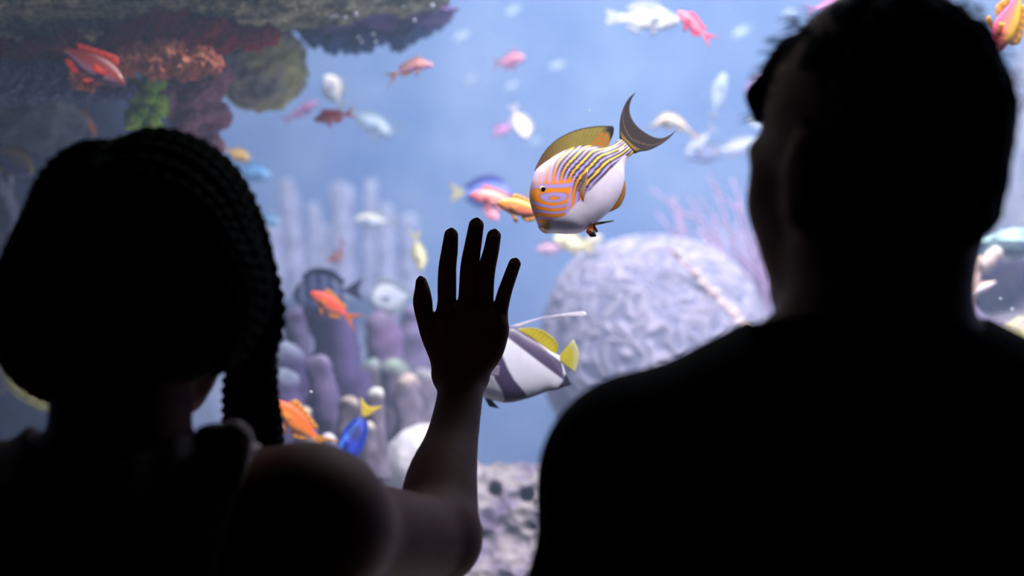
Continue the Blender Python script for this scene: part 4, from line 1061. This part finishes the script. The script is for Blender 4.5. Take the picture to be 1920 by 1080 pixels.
def relaxed_hand(fd, wrist, down, fwd, side, s=1.0):
    """hanging, slightly curled hand: palm, four unequal fingers, thumb from the side of the palm.
    down = along the fingers, fwd = thumb side, side = palm normal"""
    w = EXP(wrist); dn, fw, sd = [EXP(q, float) / np.linalg.norm(q) for q in (down, fwd, side)]
    L = lambda a, b2, c: w + (dn * a + fw * b2 + sd * c) * s
    for off in (-.028, -.009, .010, .028):
        fd.cone(w + fw * off * .5 * s, L(.085, off, 0), .013 * s, .0115 * s, .010)
    for off, ln in ((.029, .070), (.010, .078), (-.010, .072), (-.028, .056)):
        p0, p1 = L(.088, off, 0), L(.088 + ln * .45, off * 1.05, .006)
        p2, p3 = L(.088 + ln * .78, off * 1.05, .020), L(.088 + ln, off * 1.0, .036)
        fd.chain([p0, p1, p2, p3], [.0098 * s, .0092 * s, .0085 * s, .0074 * s], .003)
    fd.chain([L(.015, .022, .004), L(.050, .046, .014), L(.082, .052, .022), L(.104, .048, .028)], [.014 * s, .0115 * s, .0100 * s, .0085 * s], .006)

def head(fd, C, f, s=1.0, k=.02):
    """cranium, face, nose, lips, brow, ears; f = where the face looks"""
    f = EXP(f, float); f /= np.linalg.norm(f); l = EXP([-f[1], f[0], 0]); u = EXP([0, 0, 1.0])
    R = (f, l, u)
    Q = lambda a, b2, c: EXP(C) + (f * a + l * b2 + u * c) * s
    fd.ell(Q(0, 0, 0.01), (.096 * s, .076 * s, .104 * s), R, k)
    fd.ell(Q(.050, 0, -.055), (.050 * s, .061 * s, .074 * s), R, .015)          # face
    fd.ell(Q(.072, 0, -.112), (.027 * s, .028 * s, .022 * s), R, .012)          # chin
    for sg in (1, -1):
        fd.cone(Q(.006, sg * .050, -.072), Q(.064, sg * .018, -.110), .015 * s, .016 * s, .02)     # jaw line
        fd.ell(Q(.074, sg * .032, -.044), (.021 * s, .022 * s, .023 * s), R, .012)  # cheek
        fd.cone(Q(.090, sg * .012, -.004), Q(.080, sg * .044, -.002), .010 * s, .009 * s, .012)    # brow
        fd.ell(Q(.064, sg * .036, -.026), (.023 * s, .025 * s, .034 * s), R, .012)
        e = Q(.004, sg * .078, -.030)                                       # ear
        fd.ell(e, (.019 * s, .007 * s, .032 * s), R, .006)
        fd.ell(e + (u * -.024 + f * .004) * s, (.010 * s, .007 * s, .012 * s), R, .006)
    fd.cone(Q(.096, 0, -.010), Q(.114, 0, -.048), .007 * s, .011 * s, .010)   # nose
    fd.ell(Q(.108, 0, -.054), (.010 * s, .016 * s, .008 * s), R, .006)
    fd.ell(Q(.100, 0, -.078), (.008 * s, .022 * s, .006 * s), R, .004)        # lips
    fd.ell(Q(.097, 0, -.089), (.008 * s, .019 * s, .006 * s), R, .004)
    return Q, R

def legs(root, cx, cy, hip, hw, mat, sc=1.0, stance=.10):
    fd = Field(axis(cx - .30, cx + .30, .010), axis(cy - .24, cy + .24, .010), axis(.02, hip + .17, .010))
    fd.ell((cx, cy - .01, hip + .02), (hw, .125 * sc, .13), None, .05)
    for sg in (1, -1):
        fd.ell((cx + sg * hw * .45, cy - .06, hip - .04), (hw * .55, .09, .11), None, .05)
        fd.chain([(cx + sg * hw * .52, cy, hip - .03), (cx + sg * stance, cy + .01, hip * .55), (cx + sg * stance, cy - .01, .07)], [.092 * sc, .066 * sc, .055 * sc], .04)
    v, f = fd.mesh(); obj('trousers', v, f, mat, root)
    fs = Field(axis(cx - .25, cx + .25, .007), axis(cy - .15, cy + .25, .007), axis(-.02, .16, .007))
    for sg in (1, -1):
        x = cx + sg * stance
        g = Field(axis(x - .07, x + .07, .006), axis(cy - .14, cy + .22, .006), axis(-.012, .14, .006))
        g.cone((x, cy - .05, .04), (x + sg * .012, cy + .13, .035), .040, .036, .02)
        g.cone((x, cy - .03, .10), (x, cy + .02, .04), .044, .042, .03)
        g.F = np.maximum(g.F, (0.001 - g.ax[2])[None, None, :])
        v, f = g.mesh(); obj('shoe', v, f, M_SHOE, root)

# ---------------------------------------------------------------- woman with braids, right palm on the pane
def woman():
    cx = P(225, 800, 1.17)[0]; cy = 1.17
    root = empty('person', (cx, cy, 0)); o0 = EXP([cx, cy, 0])
    tag(root, 'person with long dark braids in a beige sleeveless top, palm raised against the glass', 'person')
    put = lambda nm, v, f, mat, par=root: obj(nm, np.asarray(v) - o0, f, mat, par)
    hx0, hx1 = P(765, 0, 1.59)[0], P(985, 0, 1.59)[0]
    fd = Field(axis(-.64, .05, .006, (hx0, hx1, .0012)), axis(.96, 1.612, .006, (1.535, 1.606, .0024)), axis(.60, 1.66, .0055, (1.385, 1.585, .0017)))
    # --- right hand flat on the acrylic
    G = GY0
    def H(px, py, r, off=0.0): return P(px, py, G - r - off)
    fingers = [  # centre line in the photo, radius in px at the pane
        [((838, 575), 16.6), ((838, 530), 16.8), ((839, 500), 16.0), ((843, 470), 14.8), ((846, 441), 12.6)],
        [((876, 568), 16.4), ((879, 520), 16.6), ((881, 495), 16.4), ((886, 465), 15.4), ((893, 423), 13.6)],
        [((909, 572), 15.2), ((911, 528), 15.0), ((914, 500), 15.2), ((921, 470), 14.0), ((926, 443), 12.8)],
        [((936, 592), 14.0), ((944, 556), 13.0), ((953, 528), 12.0), ((965, 495), 11.0)]]
    knuck = [(840, 600), (874, 592), (906, 598), (930, 616)]
    for fg, kn in zip(fingers, knuck):
        pts = [H(*q, r / FPX * G) for q, r in fg]; rad = [(r + .8) / FPX * G for q, r in fg]
        fd.chain(pts, rad, .0012, 14)
        fd.cone(P(kn[0], kn[1], G - .014), pts[0], .0110, rad[0], .003)
    wr = P(864, 716, 1.570)
    for kn, wo in zip(knuck, (-30, -10, 12, 28)):
        fd.cone(P(864 + wo, 700, 1.577), P(kn[0], kn[1], G - .0145), .0145, .0112, .012)
    fd.ell(P(888, 640, G - .0155), (.035, .0145, .036), None, .012)
    th = [((838, 690), 22), ((812, 634), 21), ((797, 597), 16.5), ((792.5, 567), 18.4), ((792, 546), 15.0), ((790, 529), 11.0)]
    fd.chain([H(*q, r / FPX * G, .003) for q, r in th], [r / FPX * G for q, r in th], .005, 22)
    fd.cone(P(842, 690, G - .016), P(832, 610, G - .0155), .014, .011, .012)      # web of the thumb
    # --- forearm, elbow, upper arm
    yf = EXP([0, 1, .55])
    fd.cone(P(850, 712, 1.574), P(878, 712, 1.574), .0165, .0165, .012)
    fd.chain([P(850, 715, 1.570), P(848, 760, 1.535), P(838, 830, 1.49), P(822, 905, 1.44), P(816, 1000, 1.385)], [.0165, .0185, .024, .034, .038], .012, 18)
    fd.chain([P(880, 715, 1.570), P(874, 760, 1.535), P(860, 830, 1.49), P(836, 905, 1.44), P(820, 1000, 1.385)], [.0165, .0170, .0205, .031, .039], .012, 18)
    fd.cone(P(815, 1012, 1.375), P(600, 995, 1.17), .0400, .048, .02)
    fd.ell(P(838, 1022, 1.375), (.024, .028, .028), None, .015)
    sh_r = P(600, 982, 1.165); sh_l = P(-130, 1030, 1.165)
    fd.ell(sh_r, (.057, .056, .058), None, .03)
    fd.ell(sh_l, (.054, .054, .058), None, .03)
    # --- torso, neck
    def torso(g, k=.04):
        g.cone(P(225, 1040, 1.175), P(540, 985, 1.165), .070, .052, k)
        g.cone(P(225, 1040, 1.175), P(-80, 1025, 1.165), .070, .052, k)
        g.cone(P(262, 985, 1.16), P(560, 962, 1.16), .036, .045, .03)
        g.cone(P(186, 930, 1.16), P(-100, 1000, 1.16), .044, .046, k)
        g.ell((cx, cy + .005, 1.245), (.148, .098, .140), None, k)
        g.ell((cx, cy + .01, 1.06), (.118, .085, .14), None, k)
        g.ell((cx, cy, .90), (.155, .108, .13), None, k)
        for sg in (1, -1): g.ell((cx + sg * .07, cy + .085, 1.225), (.052, .045, .055), None, .03)
    torso(fd)
    fd.cone(P(236, 640, 1.175), P(222, 850, 1.165), .056, .058, .010)
    # --- left arm hanging at the side
    el, wl = EXP([cx - .20, cy - .02, 1.04]), EXP([cx - .195, cy + .07, .82])
    fd.cone(sh_l, el, .047, .037, .02); fd.chain([el, (el * .6 + wl * .4), wl], [.038, .034, .024], .015)
    relaxed_hand(fd, wl, (0.02, .15, -1), (.05, 1, .1), (1, 0, 0), .92)
    # --- head
    Q, R = head(fd, P(262, 500, 1.20), (.10, 1, -.02), .98)
    # palm stops at the pane
    fd.F = np.maximum(fd.F, (fd.ax[1] - (G - .0004))[None, :, None])
    v, f = fd.mesh()
    put('body', v, f, M_SKIN_W)
    for sg in (1, -1):
        iv, jf = ico(2); put('eye', iv * .0115 + Q(.083, sg * .031, -.022), jf, M_EYEW)
    # nails on the back of the fingertips
    iv, jf = ico(2)
    for fg in fingers + [[th[-2], th[-1]]]:
        (q, r) = fg[-1]; (q0, r0) = fg[-2]; R0 = r / FPX * G
        t = EXP([q[0] - q0[0], 0, -(q[1] - q0[1])], float); t /= np.linalg.norm(t); sdv = EXP([t[2], 0, -t[0]])
        nv = (iv[:, :1] * sdv * R0 * .66 + iv[:, 2:] * t * R0 * .95 + iv[:, 1:2] * EXP([0, 1, 0]) * R0 * .22)
        put('fingernail', nv + H(*q, R0) + EXP([0, -R0 * .86, 0]) + t * R0 * .15, jf, M_NAIL)
    # --- sleeveless top
    gt = Field(axis(cx - .22, cx + .22, .005), axis(cy - .16, cy + .19, .005), axis(.86, 1.45, .005))
    torso(gt)
    gt.F -= .007
    X, Y, Z = gt.pts((slice(None),) * 3)
    # soft folds gathered on the strap
    fdn = np.sin((X * 1.0 + Y * .25 + Z * .15) * 210 + 2.2 * np.sin(Z * 30)) * .0025 * smoothstep(1.30, 1.40, Z)
    gt.F = (gt.F - fdn).astype(np.float32)
    for a, b2, r in (((392, 824), (440, 816), .011), ((440, 816), (452, 870), .010), ((392, 824), (398, 880), .009), ((470, 832), (478, 900), .006)):
        gt.cone(P(*a, 1.12), P(*b2, 1.12), r, r * .8, .012)
    zr = (Z - P(0, 826, 1.17)[2])
    hole_r = (X - (P(492, 0, 1.17)[0] + zr * .235)) * .97
    hole_l = ((P(-42, 0, 1.17)[0] - zr * .235) - X) * .97
    # armholes end at chest height
    under = 1.245 - Z
    hole_r = np.where(under > 0, hole_r - under * 1.2, hole_r); hole_l = np.where(under > 0, hole_l - under * 1.2, hole_l)
    gt.F = np.maximum(gt.F, np.maximum(hole_r, hole_l).astype(np.float32))
    gt.ell(P(214, 742, 1.175), (.072, .085, .075), None, 0, cut=True)
    v, f = gt.mesh(); put('sleeveless_top', v, f, M_TOP)
    tr = empty('tmp'); 
    legs(tr, cx, cy, .90, .165, M_DENIM, .95, .085)
    for ch in list(tr.children):
        ch.parent = root; ch.location = tuple(-o0)
    bpy.data.objects.remove(tr)
    # --- hair: cap, then separate braids laid over it
    d = 1.19; pm = d / FPX
    cap = [(P(296, 440, d), (168 * pm, .096, 178 * pm)), (P(190, 450, d), (106 * pm, .092, 166 * pm)), (P(142, 555, d), (113 * pm, .082, 158 * pm)), (P(134, 620, d), (104 * pm, .075, 112 * pm)),
           (P(372, 545, d), (122 * pm, .080, 130 * pm)), (P(240, 600, d - .02), (200 * pm, .075, 140 * pm))]
    def hair_d(p):
        p = np.asarray(p, float); pts = [p[..., 0], p[..., 1], p[..., 2]]; out = None
        for c, r in cap:
            q = ell_d(pts, c, r); 
            if out is None: out = q
            else:
                k = .018; h = np.maximum(k - np.abs(out - q), 0) / k; out = np.minimum(out, q) - h * h * k * .25
        return out
    gh = Field(axis(P(-20, 0, d)[0], P(540, 0, d)[0], .006), axis(1.04, 1.32, .006), axis(P(0, 800, d)[2], P(0, 210, d)[2], .006))
    Xh = np.stack(np.broadcast_arrays(*gh.pts((slice(None),) * 3)), -1)
    gh.F = hair_d(Xh).astype(np.float32)
    # open the face
    fc = P(262, 520, 1.33); gh.ell(fc, (.066, .085, .095), None, 0, cut=True)
    v, f = gh.mesh(); hair = put('hair', v, f, M_HAIR)
    HC = P(250, 500, 1.185)
    def on_head(dirs, off):
        dirs = dirs / np.linalg.norm(dirs, axis=1)[:, None]
        lo = np.zeros(len(dirs)) + .03; hi = np.zeros(len(dirs)) + .22
        for _ in range(26):
            mid = (lo + hi) / 2; dd = hair_d(HC + dirs * mid[:, None]) - off; lo = np.where(dd < 0, mid, lo); hi = np.where(dd < 0, hi, mid)
        return HC + dirs * lo[:, None]
    rg = random.Random(3)
    def braid(path, r=.0056):
        n = max(20, int(np.linalg.norm(np.diff(path, axis=0), axis=1).sum() / .0038))
        p = crom(path, n)
        s = np.linspace(0, 1, n); L = np.linalg.norm(np.diff(p, axis=0), axis=1).sum()
        rad = r * (1 + .16 * np.cos(s * L / .0115 * 2 * np.pi)) * np.clip(np.minimum(s * 14, (1 - s) * 10), .3, 1)
        v, f = tube(p, rad, 9, 3, .18, 2 * np.pi / .034)
        put('braid', v, f, M_HAIR, hair)
    part_x = -.10
    tails = []
    for i in range(17):                                   # right of the parting
        ph = math.radians(38 + i * 8.4)
        a = EXP([part_x, math.cos(ph), math.sin(ph)]); t = i / 16
        b2 = EXP([1.0, .75 - 1.35 * t, .35 + .1 * math.sin(i)]); c = EXP([.95, .45 - .9 * t, -.45]); e = EXP([.62, .25 - .45 * t, -.80])
        u = np.linspace(0, 1, 26)[:, None]
        dirs = (1 - u) ** 3 * a + 3 * (1 - u) ** 2 * u * b2 + 3 * (1 - u) * u ** 2 * c + u ** 3 * e
        path = on_head(dirs, .0035 + .0015 * rg.random()); tails.append(path[-1]); braid(path)
    for i in range(17):                                   # left of the parting, swept under the nape
        ph = math.radians(38 + i * 8.4); t = i / 16
        a = EXP([part_x - .03, math.cos(ph), math.sin(ph)])
        b2 = EXP([-1.05, .7 - 1.3 * t, .35]); c = EXP([-1.0, .3 - .75 * t, -.75]); e = EXP([-.30, -.25 - .35 * t, -1.0])
        u = np.linspace(0, 1, 28)[:, None]
        dirs = (1 - u) ** 3 * a + 3 * (1 - u) ** 2 * u * b2 + 3 * (1 - u) * u ** 2 * c + u ** 3 * e
        braid(on_head(dirs, .0035 + .0015 * rg.random()))
    for i in range(11):                                   # back of the head
        t = i / 10; x = -.8 + 1.5 * t
        a = EXP([part_x, -.55, .75]); b2 = EXP([x * .5, -1, .45]); c = EXP([x, -1, -.25]); e = EXP([x * .7 + .1, -.75, -.78])
        u = np.linspace(0, 1, 24)[:, None]
        dirs = (1 - u) ** 3 * a + 3 * (1 - u) ** 2 * u * b2 + 3 * (1 - u) * u ** 2 * c + u ** 3 * e
        braid(on_head(dirs, .004))
    # loose braids standing off the sides
    for pts in ([(470, 380), (497, 470), (517, 545), (522, 600), (506, 660), (470, 700)], [(455, 345), (488, 430), (503, 500), (508, 580), (502, 640), (480, 690)],
                [(96, 350), (52, 425), (30, 480), (22, 560), (24, 630), (34, 690), (66, 728)], [(120, 318), (64, 398), (36, 470), (32, 520), (24, 590), (28, 650), (50, 705)]):
        braid([P(x, y, 1.195 + .0 * k) for k, (x, y) in enumerate(pts)], .0058)
    # the gathered tail falling in front of the right shoulder
    for i in range(13):
        t = i / 12; x0 = 426 + 70 * t; x1 = 436 + 84 * t; dz = .02 * math.sin(i * 2.1)
        braid([P(x0 - 22 + 20 * t, 610, 1.20 + dz), P(x0 + 8, 672, 1.215 + dz), P(x0 + 4 + 8 * t, 735, 1.235 + dz), P(x1 - 4, 800, 1.26 + dz), P(x1 + 6 - 10 * t, 870, 1.285 + dz), P(x1 + 4 - 20 * t, 960, 1.30 + dz)], .0066)
woman()

# ---------------------------------------------------------------- man seen from behind, face turned to the left
def man():
    D = 1.05; cx = P(1640, 0, D)[0]; cy = D
    root = empty('person', (cx, cy, 0)); o0 = EXP([cx, cy, 0])
    tag(root, 'person with short black hair in a dark round neck t-shirt, looking left into the tank', 'person')
    put = lambda nm, v, f, mat, par=root: obj(nm, np.asarray(v) - o0, f, mat, par)
    fd = Field(axis(-.02, .56, .005), axis(.84, 1.30, .005), axis(.58, 1.74, .005))
    sl, sr = P(1192, 908, D), P(2085, 918, D)
    el, er = sl + EXP([-.075, -.01, -.28]), sr + EXP([.055, -.02, -.28]); wl, wr = el + EXP([.01, .09, -.235]), er + EXP([-.02, .09, -.235])
    def torso(g, k=.04):
        g.cone(P(1602, 738, D), P(1236, 862, D), .050, .056, k)
        g.cone(P(1664, 738, D), P(2060, 880, D), .050, .056, k)
        g.cone(P(1640, 900, D), sl, .085, .058, k); g.cone(P(1640, 900, D), sr, .085, .058, k)
        g.ell((cx, cy + .01, 1.30), (.178, .115, .19), None, k)
        g.ell((cx, cy + .01, 1.08), (.158, .105, .17), None, k)
        g.ell((cx, cy, .93), (.165, .112, .12), None, k)
        g.ell(sl, (.058, .058, .06), None, .03); g.ell(sr, (.058, .058, .06), None, .03)
    torso(fd)
    fd.cone(P(1646, 440, D - .005), P(1634, 740, D - .005), .062, .0615, .03)
    fd.cone(P(1676, 400, D - .01), P(1650, 560, D - .008), .064, .059, .02)
    for s_, e_, w_ in ((sl, el, wl), (sr, er, wr)):
        fd.cone(s_, e_, .050, .041, .02); fd.chain([e_, e_ * .6 + w_ * .4, w_], [.042, .038, .028], .015)
    relaxed_hand(fd, wl, (.02, .12, -1), (.1, 1, .1), (1, 0, 0), 1.05)
    relaxed_hand(fd, wr, (-.02, .12, -1), (-.1, 1, .1), (-1, 0, 0), 1.05)
    ya = math.radians(34); fv = EXP([-math.sin(ya), math.cos(ya), 0]); lv = EXP([-math.cos(ya), -math.sin(ya), 0])
    C = P(1654, 268, D)
    Q, R = head(fd, C, fv, 1.02)
    v, f = fd.mesh(); put('body', v, f, M_SKIN_M)
    for sg in (1, -1):
        iv, jf = ico(2); put('eye', iv * .012 + Q(.084, sg * .031, -.022), jf, M_EYEW)
    # hair
    gh = Field(axis(C[0] - .14, C[0] + .14, .0035), axis(C[1] - .14, C[1] + .14, .0035), axis(C[2] - .10, C[2] + .145, .0035))
    gh.ell(Q(-.004, 0, .012), (.096, .0765, .104), R, .012)
    gh.ell(Q(.044, .010, .060), (.034, .040, .026), R, .02)
    gh.ell(Q(-.044, 0, -.030), (.046, .058, .062), R, .012)
    X = np.stack(np.broadcast_arrays(*gh.pts((slice(None),) * 3)), -1)
    near = np.abs(gh.F) < .02; q = X[near] - C
    loc = np.stack([q @ fv, q @ lv, q[:, 2]], 1)
    st = loc.copy(); st[:, 2] *= .35
    gh.F[near] += (.0035 * fbm(st * 90, 3, 5)).astype(np.float32)
    lf = (X - C) @ fv; ll = (X - C) @ lv; lz = X[..., 2] - C[2]
    # hair line: face, temples, ears and neck stay free
    cut = np.minimum(lf - (.030 + .0 * ll), .034 - lz)                                      # face below the fringe
    cut2 = np.minimum(np.minimum(lf + .018, np.abs(ll) - .055), .004 - lz)                   # around the ears
    cut3 = -.100 - lz
    gh.F = np.maximum(gh.F, np.maximum(np.maximum(cut, cut2), cut3).astype(np.float32))
    gh.cone(Q(.052, .034, .062), Q(.076, .043, .038), .018, .014, .012)
    gh.cone(Q(.076, .043, .038), Q(.078, .044, .024), .014, .007, .006)
    gh.cone(Q(.060, .010, .062), Q(.086, .012, .034), .018, .009, .012)
    v, f = gh.mesh()
    parts = [(v, f)]
    rg = random.Random(11)
    for i in range(260):
        a = rg.uniform(-1, 1); th = rg.uniform(0, 2 * math.pi)
        dv = EXP([math.cos(th), math.sin(th), rg.uniform(.05, 1.1)]); dv /= np.linalg.norm(dv)
        p0 = Q(-.004 + dv[0] * .102, dv[1] * .081, .012 + dv[2] * .108)
        flow = fv * .6 + lv * .5 + EXP([0, 0, -.25]) + EXP([rg.uniform(-.4, .4), rg.uniform(-.4, .4), rg.uniform(-.3, .3)])
        nrm = fv * dv[0] + lv * dv[1] + EXP([0, 0, dv[2]]); ln = rg.uniform(.006, .014)
        p1 = p0 + (flow * .55 + nrm * .42) * ln; p2 = p0 + (flow * 1.05 + nrm * .42) * ln
        parts.append(tube(crom([p0, p1, p2], 6), np.linspace(.0009, .0003, 6), 4))
    for i in range(70):                                                                      # fringe tips over the brow
        p0 = Q(.070 + rg.uniform(-.02, .010), .034 + rg.uniform(-.04, .012), .046 + rg.uniform(-.01, .012))
        p1 = p0 + fv * .007 + lv * .005 + EXP([0, 0, -.008]); p2 = p0 + fv * .006 + lv * .006 + EXP([0, 0, -rg.uniform(.016, .034)])
        parts.append(tube(crom([p0, p1, p2], 7), np.linspace(.0018, .0004, 7), 5))
    for i in range(14):                                                                      # flyaways, upper right
        p0 = P(rg.uniform(1800, 1848), rg.uniform(40, 90), D - .02); p1 = p0 + EXP([.007, 0, .004]); p2 = p0 + EXP([.012, 0, -.014 + rg.uniform(-.01, .006)])
        parts.append(tube(crom([p0, p1, p2], 7), np.linspace(.0007, .0003, 7), 4))
    v, f = merge(parts); put('hair', v, f, M_HAIR)
    # t-shirt
    gt = Field(axis(-.05, .57, .005), axis(.84, 1.26, .005), axis(.88, 1.52, .005))
    torso(gt)
    gt.F -= .006
    gt.cone(sl + EXP([0, 0, .0]), sl * .35 + el * .65, .058, .064, .02)
    gt.cone(sr, sr * .35 + er * .65, .058, .064, .02)
    X, Y, Z = gt.pts((slice(None),) * 3)
    wr_ = .004 * np.sin(Z * 60 + 5 * np.sin(X * 14)) * smoothstep(1.30, 1.15, Z)
    gt.F = (gt.F + wr_).astype(np.float32)
    for s_, e_ in ((sl, el), (sr, er)):                                                      # straight sleeve hems
        ax_ = (e_ - s_) / np.linalg.norm(e_ - s_); hem = s_ * .38 + e_ * .62
        pl = (X - hem[0]) * ax_[0] + (Y - hem[1]) * ax_[1] + (Z - hem[2]) * ax_[2]
        near = np.abs(X - hem[0]) < .085
        gt.F = np.where(near & (np.abs(X - cx) > .17), np.maximum(gt.F, pl.astype(np.float32)), gt.F)
    gt.ell(P(1622, 560, D + .01), (.088, .092, .062), None, 0, cut=True)
    v, f = gt.mesh(); tee = put('t_shirt', v, f, M_TEE)
    th = np.linspace(0, 2 * np.pi, 64)
    cc = P(1612, 650, D - .002)
    ring = cc + np.stack([.082 * np.cos(th), .076 * np.sin(th), -.012 * np.cos(th) * 0 - .020 * np.sin(th) - .004 * np.cos(th)], 1)
    v, f = tube(ring, .0078, 10, cap=False); put('collar', v, f, M_TEE, tee)
    tr = empty('tmp')
    legs(tr, cx, cy, .92, .165, M_DENIM, 1.05, .10)
    for ch in list(tr.children):
        ch.parent = root; ch.location = tuple(-o0)
    bpy.data.objects.remove(tr)
man()
